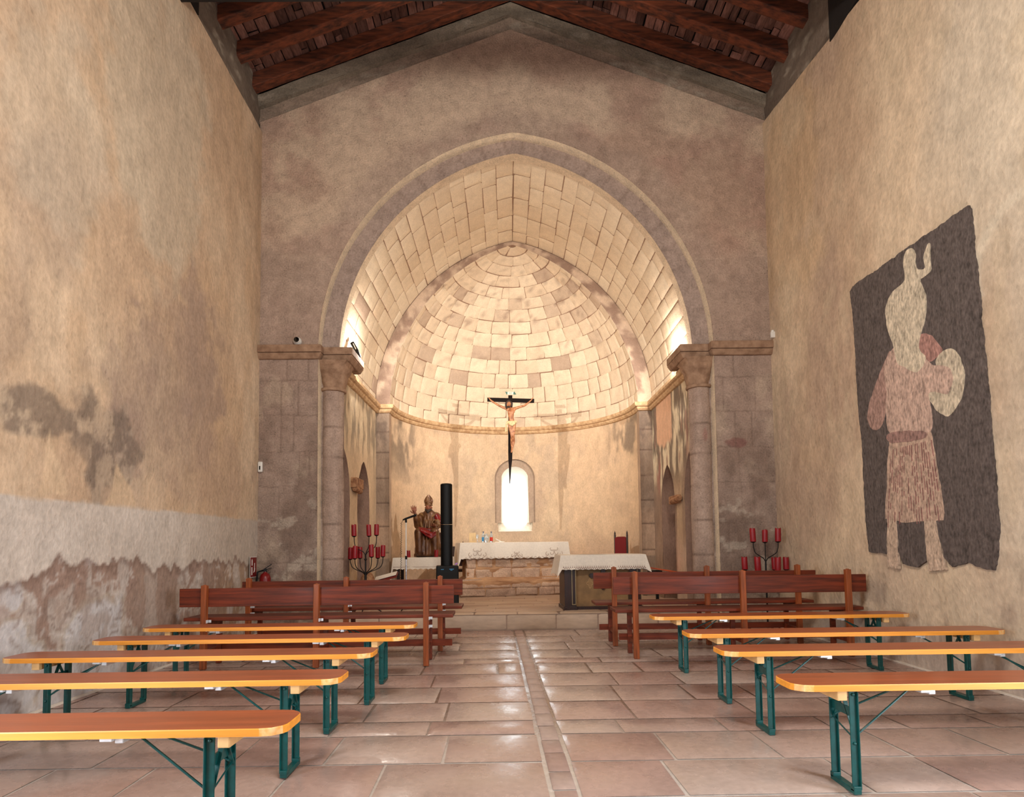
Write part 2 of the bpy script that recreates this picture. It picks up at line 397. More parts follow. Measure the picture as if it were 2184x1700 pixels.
# ---- chancel step and floor
def chancel_floor():
    S = Sheet(); R = random.Random(9)
    def top(s, t, d): return np.stack([s, t, .2+d], -1)
    def fr(s, t, d): return np.stack([s, 8.02-d, t], -1)
    U, V = np.meshgrid(np.linspace(XL, XR, 40), np.linspace(8.02, 12.9, 40), indexing='ij')
    S.grid(np.stack([U, V, np.full(U.shape, .194)], -1), lin((130, 92, 66)))
    U, V = np.meshgrid(np.linspace(CX-2.6, CX+2.6, 40), np.linspace(-.01, .2, 6), indexing='ij')
    S.grid(np.stack([U, np.full(U.shape, 8.026), V], -1), lin((150, 115, 88)))
    def cf(s, t, rnd):
        b = mix(lin((196, 158, 120)), lin((170, 122, 88)), np.array(rnd.random()*.7))
        return mix(b*.82, b*1.1, fbm(s*2, t*6, 12))
    def cfs(s, t, rnd):
        b = lin((196, 160, 124))*rnd.uniform(.9, 1.08)
        return mix(b*.8, b*1.08, fbm(s*4, t*7, 13))
    blocks(S, [(8.03, 8.33)], lambda t: (CX-2.6, CX+2.6), .5, .9, top, cfs, gap=.01, rnd=R)
    rows = []; y = 8.33
    while y < 12.8: h = R.uniform(.16, .26); rows.append((y, y+h)); y += h
    blocks(S, rows, lambda t: (CX-2.6, CX+2.6), .5, 1.1, top, cf, gap=.006, rnd=R, jit=.002, depth=.002)
    blocks(S, [(0.0, .197)], lambda t: (CX-2.6, CX+2.6), .55, .95, fr, cfs, gap=.008, rnd=R, jit=.003)
    o = S.build('floor_chancel', M['chancel_floor'], smooth=False); tag(o, kind='structure')
chancel_floor()

# ---- side walls of the nave
def blob(Y, Z, cy, cz, ry, rz, seed, warp=.5):
    d = np.hypot((Y-cy)/ry, (Z-cz)/rz) + (fbm(Y*3, Z*3, seed)-.5)*warp*2
    return sstep(1.05, .7, d)
def col_left(Y, Z):
    n1 = fbm(Y*.7, Z*.5, 21, 4); n2 = fbm(Y*3, Z*1.6, 22, 4); n3 = fbm(Y*11, Z*5, 23, 3)
    c = mix(lin((218, 184, 138)), lin((196, 156, 108)), sstep(.35, .65, n1))
    c = mix(c, lin((206, 162, 104)), sstep(.5, .7, n2)*.5); c = mix(c, lin((176, 146, 116)), sstep(.5, .62, fbm(Y*1.3+2, Z*.9, 44, 5))*sstep(5.2, 3.2, Z)*.5)
    c = mix(c, lin((196, 180, 150)), blob(Y, Z, 5.6, 5.2, .9, 1.6, 24)*.55)
    c = mix(c, lin((196, 182, 156)), blob(Y, Z, 4.4, 4.2, .6, .9, 25)*.4)
    c = c*(1+(n3[..., None]-.5)*.3)
    # rising damp stains above the dado
    st = np.maximum(blob(Y, Z, 5.5, 2.5, .75, .8, 26, .7), blob(Y, Z, 6.3, 2.9, .7, .9, 27, .8)*.8)
    c = mix(c, lin((160, 128, 106)), st*(.4+.6*sstep(.3, .62, n2))*.85)
    st = blob(Y, Z, 6.5, 1.95, 1.2, .45, 28, .8); c = mix(c, lin((184, 146, 110)), st*(.2+.6*sstep(.35, .6, n2))*.7)
    dk = np.maximum(blob(Y, Z, 4.95, 2.0, .42, .55, 29, .75), blob(Y, Z, 4.2, 2.05, .65, .17, 30, .8))
    dk = np.maximum(dk, sstep(.07, .03, np.abs(Y-4.83)-(Z-1.45)*.14)*(Z > 1.45)*(Z < 2.1))
    sp = sstep(.42, .56, fbm(Y*9, Z*7, 31, 5))
    c = mix(c, mix(lin((168, 150, 124)), lin((120, 102, 86)), sp), dk*(.45+.3*sp))
    tip = sstep(.0, .03, (2.0-Z)*.32 - np.abs(Y-4.35-.03*np.sin(Z*9)))*(Z > 1.5)*(Z < 2.0); c = mix(c, lin((218, 180, 126)), tip*.85)
    tip = sstep(.0, .03, (1.85-Z)*.6 - np.abs(Y-5.12+.04*np.sin(Z*11)))*(Z > 1.45); c = mix(c, lin((214, 176, 122)), tip*.75)
    # dado repair band
    band = sstep(1.475, 1.455, Z + (fbm(Y*4, Z*0, 32)-.5)*.05)
    bc = mix(lin((214, 202, 188)), lin((200, 184, 166)), fbm(Y*1.5, Z*3, 33)); bc = bc*(1+(n3[..., None]-.5)*.1)
    bc = mix(bc, lin((178, 150, 120)), sstep(5.5, 7.6, Y)*.5)
    c = mix(c, bc, band)
    # stained lower zone with a scalloped tide mark
    edge = .93 + .34*(fbm(Y*4.2, Y*0+3, 34, 3)-.4) + .16*(fbm(Y*11, Y*0+9, 35, 2)-.5)
    lo = sstep(.012, -.012, Z-edge); rim = lo*sstep(-.09, -.01, Z-edge)
    lc = mix(lin((172, 136, 112)), lin((150, 116, 98)), fbm(Y*3, Z*2.2, 36))
    lc = mix(lc, lin((168, 132, 96)), sstep(6.6, 7.3, Y))
    streak = sstep(.54, .60, fbm(Y*5.5, Z*2.0, 37, 4)); lc = mix(lc, lin((196, 182, 170)), streak*.75)
    pale = np.maximum(blob(Y, Z, 4.9, .42, .42, .42, 38, .5), np.maximum(blob(Y, Z, 4.1, .3, .35, .4, 39, .6), blob(Y, Z, 4.05, .8, .1, .14, 41, .6)))
    ring = np.maximum(0, 1-np.abs(pale-.5)*3); lc = mix(lc, lin((206, 204, 206)), sstep(.3, .8, pale)*.9); lc = mix(lc, lin((186, 168, 140)), ring*.6)
    pp = sstep(.6, .75, fbm(Y*4+7, Z*3, 40, 3))*sstep(.75, .3, Z); lc = mix(lc, lin((206, 202, 204)), pp*.8)
    q = fbm(Y*2.6+.6*fbm(Y*7, Z*7, 42), Z*1.9, 43, 4)
    for lv, cc_, a_ in ((.42, (136, 104, 84), .6), (.5, (214, 206, 198), .55), (.57, (140, 106, 88), .55), (.64, (216, 210, 206), .5)):
        lc = mix(lc, lin(cc_), sstep(.016, .004, np.abs(q-lv))*a_)
    lc = mix(lc, lin((208, 204, 206)), sstep(.60, .64, q)*sstep(5.6, 5.0, Y)*.55)
    lc = mix(lc, lin((160, 128, 104)), sstep(.40, .36, q)*.5)
    lc = mix(lc, lin((128, 94, 74)), rim*.7)
    return mix(c, lc, lo)
def col_right(Y, Z):
    n1 = fbm(Y*.6, Z*.5, 51, 4); n2 = fbm(Y*3, Z*1.5, 52, 4); n3 = fbm(Y*11, Z*5, 53, 3)
    c = mix(lin((216, 184, 138)), lin((196, 158, 112)), sstep(.35, .65, n1))
    c = mix(c, lin((176, 140, 112)), sstep(.45, .7, fbm(Y*1.0, Z*.6, 54))*.5)
    c = mix(c, lin((204, 160, 92)), blob(Y, Z, 7.3, 5.6, .9, 1.6, 55)*.55)
    c = mix(c, lin((208, 190, 160)), sstep(4.9, 4.0, Y+(n1-.5)*1.5)*.7)
    c = mix(c, lin((206, 178, 132)), sstep(.55, .7, n2)*.4)
    c = c*(1+(n3[..., None]-.5)*.28)
    lo = sstep(1.1, .6, Z+(n2-.5)*.5); c = mix(c, lin((206, 178, 138)), lo*.6)
    c = mix(c, lin((168, 140, 112)), sstep(.55, .7, fbm(Y*6, Z*4, 56))*lo*.6)
    c = mix(c, lin((188, 166, 150)), sstep(.45, .15, Z+(n2-.5)*.3)*.8)
    arcd = np.abs(np.hypot(Y-4.02, Z-3.05)-.42+(n2-.5)*.05); c = mix(c, lin((222, 204, 170)), sstep(.06, .02, arcd)*(Z > 2.9)*.6)
    return c
def side_wall(name, X, top0, top1, colf, lintel):
    S = Sheet(); sgn = 1 if X < 0 else -1
    def topz(y): return top0 + (top1-top0)*np.clip((YW-y)/2.3, -.2, 1.6)
    def seg(ys, lo, hi, nv):
        U, V = lerpgrid(ys, lo, hi, nv)
        P = np.stack([X + sgn*((fbm(U*2.5, V*1.3, 61)-.5)*.03*np.clip((YW-U)*4, 0, 1)), U, V], -1); S.grid(P, colf(U, V))
    ys = np.linspace(3.7, YW+.02, 214); seg(ys, np.zeros_like(ys)-.01, topz(ys), 330)
    ys = np.linspace(1.5, 3.7, 40); seg(ys, np.zeros_like(ys)-.01, topz(ys), 60)
    ys = np.linspace(.2, 1.5, 8); seg(ys, np.full_like(ys, 2.35), topz(ys), 20)
    ys = np.linspace(-4, .2, 20); seg(ys, np.zeros_like(ys)-.01, topz(ys), 30)
    # plaster edge on top, then the recessed grey stone plate course up to the rafters
    ys = np.linspace(-4, YW+.02, 200); zt = topz(ys)
    U, V = lerpgrid(ys, zt, zt+.001, 2); P = np.stack([np.where(V > zt[:, None], X-sgn*.05, X), U, V], -1); S.grid(P, lin((216, 190, 150)))
    zb = np.full_like(ys, 7.42)
    U, V = lerpgrid(ys, zt, zb, 24)
    wob = (fbm(U*1.2, V*6, 62)-.5)*.05
    P = np.stack([X - sgn*(.045+wob), U, V], -1)
    cc = mix(lin((140, 120, 98)), lin((96, 76, 58)), fbm(U*2, V*7, 63)); cc = mix(cc, lin((178, 166, 140)), sstep(.62, .75, fbm(U*5, V*12, 64))*.6)
    S.grid(P, cc)
    # reveals of the side doorway
    for y in (.2, 1.5):
        U, V = np.meshgrid(np.linspace(0, .35, 3), np.linspace(0, 2.35, 6), indexing='ij')
        S.grid(np.stack([X - sgn*U, np.full(U.shape, y), V], -1), lin((205, 185, 155)))
    U, V = np.meshgrid(np.linspace(0, .35, 3), np.linspace(.2, 1.5, 6), indexing='ij')
    S.grid(np.stack([X - sgn*U, V, np.full(U.shape, 2.35)], -1), lin((205, 185, 155)))
    tag(S.build(name, M['plaster_side']), kind='structure')
side_wall('wall_left', XL, 6.70, 6.82, col_left, 0)
side_wall('wall_right', XR, 6.79, 6.43, col_right, 0)
def rear_wall():
    S = Sheet(); c = lin((205, 178, 138))
    for xa, xb, lo in ((XL-.1, CX-1.2, 0), (CX-1.2, CX+1.2, 3.1), (CX+1.2, XR+.1, 0)):
        xs = np.linspace(xa, xb, 12); U, V = lerpgrid(xs, np.full_like(xs, lo), roofz(xs)+.2, 10)
        S.grid(np.stack([U, np.full(U.shape, -4.0), V], -1), c)
    tag(S.build('wall_rear', M['plaster_side']), kind='structure')
rear_wall()
# unseen shell added behind the skins to block light leaks (open only at the apse window)
def shell():
    m = MB(); B = m.box
    B((XL-.9, -4.4, -.3), (XL-.36, 8.5, 7.6)); B((XR+.36, -4.4, -.3), (XR+.9, 8.5, 7.6)); B((XL-.9, -4.7, -.3), (XR+.9, -4.05, 9.2))
    B((XL-.9, -4.7, -.5), (XR+.9, 14, -.02))
    for x0, x1 in ((XL-.9, CX-2.9), (CX+2.9, XR+.9)): B((x0, 8.3, -.3), (x1, 8.7, 9.2))
    B((CX-3, 8.2, 6.95), (CX+3, 8.7, 9.2))
    B((CX-3.3, 8.4, -.3), (CX-2.75, 13.6, 7.6)); B((CX+2.75, 8.4, -.3), (CX+3.3, 13.6, 7.6)); B((CX-3.3, 8.3, 6.9), (CX+3.3, 13.6, 7.5))
    B((CX-3.3, 13.0, -.3), (WX-.27, 13.6, 7.5)); B((WX+.27, 13.0, -.3), (CX+3.3, 13.6, 7.5)); B((WX-.3, 13.0, -.3), (WX+.3, 13.6, 1.38)); B((WX-.3, 13.0, 2.76), (WX+.3, 13.6, 7.5))
    k = .38
    for sg in (-1, 1):
        xe = XL-.9 if sg < 0 else XR+.9; z0 = 8.76; z1 = 8.76-k*abs(xe-.13)
        m.add([(.13, -4.6, z0), (xe, -4.6, z1), (xe, 8.6, z1), (.13, 8.6, z0), (.13, -4.6, z0+.3), (xe, -4.6, z1+.3), (xe, 8.6, z1+.3), (.13, 8.6, z0+.3)],
              [(0, 1, 2, 3), (7, 6, 5, 4), (0, 4, 5, 1), (1, 5, 6, 2), (2, 6, 7, 3), (3, 7, 4, 0)])
    tag(m.build('light_leak_shell', plain('light blocking shell', (120, 105, 88), .95)), kind='structure')
WX = .185
shell()
# thin pale fillet where the side walls meet the floor
for nm, X, s in (('baseboard_left', XL, 1), ('baseboard_right', XR, -1)):
    m = MB(); m.box((min(X, X+s*.02), 1.5, -.004), (max(X, X+s*.02), YW, .012))
    tag(m.build(nm, M['linen']), kind='structure')

# ---- chancel arch wall
def gable():
    S = Sheet(); R = random.Random(11)
    courses = [0, .42, .9, 1.36, 1.9, 2.36, 2.84, 3.3, 3.62]
    vj = {}
    for k in range(len(courses)-1):
        vj[k] = [(-3.0+R.uniform(0, .3), ), (-2.66+R.uniform(-.12, .1), ), (2.98+R.uniform(-.1, .2), ), (3.3+R.uniform(-.05, .1), )]
    def cf(X, Z, A=AO, ring=False):
        n1 = fbm(X*.9, Z*.9, 71); n2 = fbm(X*4, Z*4, 72, 5); n3 = fbm(X*14, Z*14, 73, 3)
        pl = mix(lin((198, 164, 128)), lin((176, 136, 104)), sstep(.38, .66, n1)); pl = mix(pl, lin((168, 118, 92)), sstep(.5, .68, fbm(X*1.6, Z*2.2, 74))*.45)
        stn = mix(lin((176, 144, 120)), lin((150, 118, 96)), n2)
        dx = np.abs(X-CX); r = np.hypot(dx+A['c'], np.maximum(Z-A['sp'], 0)) - A['R']; r = np.where(Z < A['sp'], dx-A['w'], r)
        t = np.maximum(sstep(.46, .2, r+(n2-.5)*.3)*.55*(Z > 3.7), sstep(5.3, 4.7, Z+(n1-.5)*1.2)*.8)
        t = np.maximum(t, (Z < 3.62)*1.0)
        if ring: t = t*0+1
        c = mix(pl, stn, t)
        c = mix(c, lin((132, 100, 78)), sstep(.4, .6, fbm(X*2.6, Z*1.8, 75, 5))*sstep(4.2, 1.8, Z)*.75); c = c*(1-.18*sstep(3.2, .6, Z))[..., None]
        c = mix(c, lin((198, 170, 134)), sstep(.56, .72, fbm(X*2.4+9, Z*2, 76))*.35*(Z < 3.6))
        c = mix(c, lin((196, 178, 152)), sstep(.58, .66, fbm(X*3.5, Z*5, 79, 5))*sstep(2.2, 1.4, Z)*.45)
        c = mix(c, lin((128, 62, 46)), blob(X, Z, 3.06, 2.42, .14, .07, 179, 1.2)*.75)
        if ring: c = mix(c, lin((166, 142, 130)), .4)
        # course joints of the piers, radial joints of the arch stones
        j = np.zeros_like(X)
        for k, z in enumerate(courses[1:-1]):
            j = np.maximum(j, sstep(.014, .004, np.abs(Z-z-(fbm(X*5, X*0+k, 77)-.5)*.03)))
        for k in range(len(courses)-1):
            for (x,) in vj[k]: j = np.maximum(j, sstep(.013, .004, np.abs(X-x))*(Z > courses[k])*(Z < courses[k+1]))
        ang = np.arctan2(np.maximum(Z-A['sp'], 0), dx+A['c']); q = (ang/.105) % 1
        j2 = sstep(.07, .02, np.minimum(q, 1-q))*(Z > A['sp'])*((r < .3) if not ring else 1)
        j = np.maximum(j*(Z < 3.6)*(.5+.5*sstep(.4, .6, n2)), j2*(.75 if ring else .3*sstep(.4, .6, n2)))
        return mix(c, lin((112, 82, 62)), j*.5)*(1+(n3[..., None]-.5)*.2), j
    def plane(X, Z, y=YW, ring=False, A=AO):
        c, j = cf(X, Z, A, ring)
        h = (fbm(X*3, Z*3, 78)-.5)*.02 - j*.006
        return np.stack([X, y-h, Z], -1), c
    ptop = lambda x: 8.15 - .383*np.abs(x-.13)
    for xa, xb in ((XL-.03, CX-AO['w']), (CX+AO['w'], XR+.03)):
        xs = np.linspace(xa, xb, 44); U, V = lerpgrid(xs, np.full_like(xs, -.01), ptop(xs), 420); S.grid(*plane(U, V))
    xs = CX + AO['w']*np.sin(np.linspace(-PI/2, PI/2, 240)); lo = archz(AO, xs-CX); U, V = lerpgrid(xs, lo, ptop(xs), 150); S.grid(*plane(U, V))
    # return of the outer order
    def ret(A, y0, y1, n, cc, z0=3.7, S=S):
        xs = CX + A['w']*np.sin(np.linspace(-PI/2, PI/2, 160)); zs = archz(A, xs-CX)
        xs = np.concatenate([[xs[0]]*20, xs, [xs[-1]]*20]); zs = np.concatenate([np.linspace(z0, zs[0], 20), zs, np.linspace(zs[-1], z0, 20)])
        t = np.linspace(0, 1, n); P = np.stack([np.repeat(xs[:, None], n, 1), y0+(y1-y0)*np.repeat(t[None], len(xs), 0), np.repeat(zs[:, None], n, 1)], -1)
        S.grid(P, cc(P) if callable(cc) else cc)
    ret(AO, YW-.012, YR+.012, 4, lin((230, 204, 162)), z0=0)  # paler colour paints in the chancel light on this strip
    # recessed inner order face
    xs = CX + AO['w']*np.sin(np.linspace(-PI/2, PI/2, 240)); A = AI
    hi = archz(AO, xs-CX); lo = np.where(np.abs(xs-CX) < A['w'], archz(A, xs-CX), A['sp']); lo = np.minimum(lo, hi)
    U, V = lerpgrid(xs, lo, hi, 12); S.grid(*plane(U, V, YR, True, A))
    for sg in (-1, 1):
        xs = np.linspace(CX+sg*A['w'], CX+sg*AO['w'], 8); xs.sort()
        U, V = lerpgrid(xs, np.full_like(xs, 0), np.full_like(xs, 3.75), 120); S.grid(*plane(U, V, YR, True, A))
    ret(AI, YR-.012, 8.26, 6, lambda P: mix(lin((222, 194, 150)), lin((196, 164, 124)), fbm(P[..., 0]*3, P[..., 2]*3+P[..., 1], 79)), z0=3.6)
    for sg in (-1, 1):
        U, V = np.meshgrid(np.linspace(YR-.01, 8.3, 6), np.linspace(0, 3.62, 60), indexing='ij')
        S.grid(np.stack([np.full(U.shape, CX+sg*AI['w']), U, V], -1), mix(lin((190, 156, 124)), lin((150, 118, 92)), fbm(U*5, V*3, 79)))
    tag(S.build('wall_chancel_arch', M['stone_dark']), kind='structure')
    # raking stone cornice in two courses above the plaster
    for k, (a, b, y0, c) in enumerate(((-.01, .19, YW+.03, (172, 140, 110)), (.19, .36, YW-.035, (156, 136, 108)))):
        S = Sheet(); xs = np.linspace(XL-.05, XR+.05, 160); base = 8.15-.381*np.abs(xs-.13)
        U, V = lerpgrid(xs, base+a, base+b, 12)
        h = (fbm(U*3, V*6, 81+k)-.5)*.03
        cc = mix(lin(c), lin(tuple(v*.66 for v in c)), fbm(U*2.5, V*9, 83+k)); cc = mix(cc, lin((176, 160, 134)), sstep(.6, .75, fbm(U*5, V*10, 85))*.5)
        S.grid(np.stack([U, y0-h, V], -1), cc)
        U2, V2 = lerpgrid(xs, base+a, base+a+.0005, 2); P = np.stack([U2, np.where(V2 > (base+a)[:, None], YW+.06, y0), V2], -1); S.grid(P, cc[:, :2])
        tag(S.build('trim_%d' % (k+1), M['stone_dark']), kind='structure')
gable()

# ---- barrel vault, half dome, rib face
def vaults():
    S = Sheet(); R = random.Random(21); A = AB; amax = math.acos(A['c']/A['R'])
    def bmap(sg):
        def f(s, t, d):
            a = t/A['R']; r = A['R'] - d*1.0
            return np.stack([CX + sg*(r*np.cos(a)-A['c']), s, A['sp']+r*np.sin(a)], -1)
        return f
    def cf(s, t, rnd):
        b = mix(lin((232, 208, 168)), lin((220, 190, 146)), np.array(rnd.random()))
        if rnd.random() < .03: b = lin((190, 156, 124))
        return mix(b*.9, b*1.06, fbm(s*5+rnd.random()*50, t*5, 91))
    L = A['R']*amax; n = 17; e = [L*i/n for i in range(n+1)]
    e = [v + (R.uniform(-.02, .02) if 0 < i < n else 0) for i, v in enumerate(e)]
    for sg in (-1, 1):
        s = np.linspace(8.26, YA+.02, 24); t = np.linspace(0, L, 80); U, V = np.meshgrid(s, t, indexing='ij')
        S.grid(bmap(sg)(U, V, np.full(U.shape, -.006)), lin((150, 104, 64)))
        blocks(S, list(zip(e[:-1], e[1:])), lambda t: (8.26, YA), .36, .7, bmap(sg), cf, gap=.005, nx=5, ny=4, rnd=R, jit=.008)
    # step between ring soffit and vault
    xs = CX + AB['w']*np.sin(np.linspace(-PI/2, PI/2, 120)); hi = archz(AB, xs-CX)+.03; lo = np.where(np.abs(xs-CX) < AI['w'], archz(AI, xs-CX), AI['sp']); lo = np.minimum(lo, hi)
    U, V = lerpgrid(xs, lo, hi, 3); S.grid(np.stack([U, np.full(U.shape, 8.26), V], -1), lin((216, 184, 138)))
    tag(S.build('ceiling_barrel_vault', M['stone_vault'], smooth=False), kind='structure')
    S = Sheet(); A2 = AD; amax = math.acos(A2['c']/A2['R']); L = A2['R']*amax
    def w_of(t): return A2['R']*np.cos(t/A2['R'])-A2['c']
    def dmap(s, t, d):
        a = t/A2['R']; r = A2['R']-d; w = r*np.cos(a)-A2['c']
        return np.stack([CX - w*np.cos(s), YA + w*np.sin(s), A2['sp']+r*np.sin(a)], -1)
    def cfd(s, t, rnd):
        u = float(np.mean(t))/L; k = rnd.random()
        b = mix(lin((230, 202, 160)), lin((218, 186, 142)), np.array(k))
        p = .04 + .35*max(0, 1-abs(u-.62)/.25)
        if rnd.random() < p: b = mix(b, lin((176, 140, 108)), np.array(rnd.uniform(.2, .8)))
        n = fbm(s*9+rnd.random()*9, t*7, 92, 4); c = mix(b*.86, b*1.08, n)
        return mix(c, lin((140, 102, 74)), sstep(.6, .75, fbm(s*12, t*9, 93))*(.15+.5*max(0, 1-abs(u-.6)/.35)))
    s = np.linspace(0, PI, 120); t = np.linspace(0, L-.01, 60); U, V = np.meshgrid(s, t, indexing='ij')
    S.grid(dmap(U, V, np.full(U.shape, -.007)), lin((146, 100, 62)))
    n = 15; e = [0.0]
    for i in range(n): e.append(e[-1] + (.31-.0075*i)*R.uniform(.92, 1.08))
    k = (L-.07)/e[-1]; e = [v*k for v in e]
    blocks(S, list(zip(e[:-1], e[1:])), lambda t: (0, PI), .25, .46, dmap, cfd, gap=.007, scale=lambda t: 1/max(.12, float(w_of(t))), nx=5, ny=4, rnd=R, jit=.010)
    # rough face of the apse arch between vault and half dome
    th = np.linspace(-PI/2, PI/2, 200); xs = CX + RA*np.sin(th); inner = archz(AD, xs-CX)
    a2 = np.linspace(0, 1, 200)
    Pi = np.stack([CX+np.sign(th)*0+RA*np.sin(th), np.full(200, YA), inner], -1)
    xo = CX+AB['w']*np.sin(th); Po = np.stack([xo, np.full(200, YA), archz(AB, xo-CX)], -1)
    tt = np.linspace(0, 1, 10)[None, :, None]; P = Pi[:, None]*(1-tt)+Po[:, None]*tt
    P[..., 1] += (fbm(P[..., 0]*6, P[..., 2]*6, 94)-.5)*.02
    S.grid(P, mix(lin((206, 170, 132)), lin((150, 112, 84)), sstep(.35, .65, fbm(P[..., 0]*5, P[..., 2]*5, 95, 5))))
    tag(S.build('ceiling_half_dome', M['stone_vault'], smooth=False), kind='structure')
vaults()

# ---- chancel side walls with twin pointed niches
def niche_top(y, yc, hw, ztop, zsp):
    dx = np.abs(y-yc); rise = ztop-zsp; c = (rise*rise-hw*hw)/(2*hw); c = max(c, 0); Rr = hw+c
    v = Rr*Rr-(dx+c)**2
    return np.where(dx < hw, zsp+np.sqrt(np.maximum(v, 0)), zsp)
def chancel_side(sg):
    S = Sheet(); X = CX + sg*2.42
    ni = [(8.32, 8.80, 8.42, .38, 2.52), (9.27, 10.07, 9.67, .40, 2.46)] if sg < 0 else [(8.32, 8.76, 8.40, .36, 2.45), (9.29, 10.07, 9.68, .39, 2.36)]
    def cf(Y, Z):
        n1 = fbm(Y*1.5, Z*1.2, 101+sg); n2 = fbm(Y*9, Z*2, 102+sg, 4); n3 = fbm(Y*16, Z*12, 103, 3)
        if sg < 0:
            c = mix(lin((214, 180, 126)), lin((192, 150, 98)), n1)
            up = sstep(2.3, 2.9, Z+(n1-.5)*.7)*sstep(.42, .6, n2); c = mix(c, lin((138, 122, 98)), up*.8)
            c = mix(c, lin((216, 196, 150)), sstep(2.4, 2.9, Z)*sstep(.55, .4, n2)*.5)
            st = sstep(1.9, 1.3, Z+(n1-.5)*.9)*(Y < 8.75); c = mix(c, lin((166, 112, 78)), st*.8)
            c = mix(c, lin((156, 120, 88)), sstep(.55, .68, fbm(Y*4, Z*4, 104))*sstep(1.5, .8, Z)*.7)
        else:
            c = mix(lin((206, 172, 118)), lin((176, 138, 98)), n1)
            up = sstep(1.9, 2.3, Z+(n1-.5)*.6)
            pc = mix(lin((222, 200, 154)), lin((120, 100, 80)), sstep(.42, .56, fbm(Y*8, Z*1.8, 105, 4)))
            pc = mix(pc, lin((150, 84, 58)), sstep(.6, .72, fbm(Y*7, Z*2.2, 106))*.7)
            c = mix(c, pc, up*.9)
            og = sstep(.02, -.02, np.abs(Y-9.82+(Z-3)*.0)-.47)*sstep(2.62, 2.7, Z + np.abs(Y-9.8)*-.25 + (fbm(Y*6, Z*0, 107)-.5)*.2)
            c = mix(c, lin((214, 150, 90)), og)
            rd = blob(Y, Z, 10.2, 2.2, .18, .55, 108, .6)*sstep(.4, .6, n2); c = mix(c, lin((160, 78, 48)), rd*.8)
            bare = np.maximum(sstep(2.2, 1.9, Z+(n1-.5)*.5)*sstep(9.95, 10.1, Y), sstep(1.9, 1.6, Z+(n2-.5)*.4)*(Y > 9.2)*(Y < 10.1)*1.0)
            bare = np.maximum(bare, (Y < 8.9)*sstep(2.4, 2.1, Z+(n1-.5)*.8)*.7)
            c = mix(c, mix(lin((166, 128, 98)), lin((128, 94, 70)), fbm(Y*5, Z*3, 109)), bare*.9)
            c = mix(c, lin((210, 168, 132)), sstep(1.4, .9, Z+(n1-.5)*.3)*(Y < 9.25)*.8)
        return c*(1+(n3[..., None]-.5)*.2)
    edges = [8.10] + [v for n in ni for v in n[:2]] + [YA]
    for i in range(len(edges)-1):
        ys = np.linspace(edges[i], edges[i+1], max(3, int((edges[i+1]-edges[i])/.025)))
        if i % 2 == 0:
            U, V = lerpgrid(ys, np.full_like(ys, .18), np.full_like(ys, 3.56), 130)
        else:
            a, b, yc, hw, zt = ni[i//2]; lo = niche_top(ys, yc, hw, zt, zt-.62)
            U, V = lerpgrid(ys, lo, np.full_like(ys, 3.56), 60)
            # recess: soffit and back
            D = .26; n = 6; t = np.linspace(0, 1, n)
            P = np.stack([X+sg*D*np.repeat(t[None], len(ys), 0), np.repeat(ys[:, None], n, 1), np.repeat(lo[:, None], n, 1)], -1)
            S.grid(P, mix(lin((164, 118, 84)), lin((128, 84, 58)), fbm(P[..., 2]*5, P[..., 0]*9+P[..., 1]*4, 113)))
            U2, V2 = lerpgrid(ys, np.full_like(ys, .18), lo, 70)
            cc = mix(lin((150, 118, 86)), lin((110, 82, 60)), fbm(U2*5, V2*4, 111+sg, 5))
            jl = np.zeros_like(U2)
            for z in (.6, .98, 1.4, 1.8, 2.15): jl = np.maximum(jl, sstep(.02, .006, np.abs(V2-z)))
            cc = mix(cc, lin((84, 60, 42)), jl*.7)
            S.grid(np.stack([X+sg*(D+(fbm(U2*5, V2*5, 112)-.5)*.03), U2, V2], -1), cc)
            for y in (a, b):
                z1 = float(niche_top(np.array([y]), yc, hw, zt, zt-.62)[0]); zz = np.linspace(.18, z1, 40)
                P = np.stack([X+sg*D*np.repeat(t[None], 40, 0), np.full((40, n), y), np.repeat(zz[:, None], n, 1)], -1)
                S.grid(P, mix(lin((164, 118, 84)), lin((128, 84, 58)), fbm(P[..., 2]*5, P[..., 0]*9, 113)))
        S.grid(np.stack([X - sg*(fbm(U*4, V*4, 114)-.5)*.02, U, V], -1), cf(U, V))
    # pilaster face beside the apse opening
    xs = np.linspace(CX+sg*RA, CX+sg*2.44, 14); xs.sort(); U, V = lerpgrid(xs, np.full_like(xs, .18), np.full_like(xs, 3.56), 150)
    cc = mix(lin((166, 134, 100)), lin((130, 100, 76)), fbm(U*6, V*3, 115+sg, 5)); cc = mix(cc, lin((190, 144, 98)), sstep(1.9, 1.5, V+(fbm(U*3, V*3, 116)-.5)*.4)*(V > .9)*.7)
    cc = mix(cc, lin((112, 88, 70)), sstep(2.6, 3.1, V)*sstep(.45, .6, fbm(U*9, V*6, 117))*.7)
    jl = np.zeros_like(U)
    for z in (.55, 1.0, 1.45, 1.86, 2.3, 2.75, 3.1): jl = np.maximum(jl, sstep(.016, .005, np.abs(V-z-(fbm(U*4, V*0, 118)-.5)*.03)))
    cc = mix(cc, lin((96, 62, 44)), jl*.7)
    S.grid(np.stack([U, YA-(fbm(U*5, V*5, 119)-.5)*.03+jl*.008, V], -1), cc)
    U, V = np.meshgrid(np.linspace(YA-.035, YA+.16, 6), np.linspace(.18, 3.56, 40), indexing='ij')
    S.grid(np.stack([np.full(U.shape, CX+sg*2.184), U, V], -1), mix(lin((190, 152, 112)), lin((150, 116, 86)), fbm(U*5, V*4, 120)))
    tag(S.build('wall_chancel_%s' % ('left' if sg < 0 else 'right'), M['plaster_apse']), kind='structure')
    # small carved imposts of the niches
    m = MB(); z = 2.02; y0, y1 = ni[0][1]+.06, ni[1][0]+.02
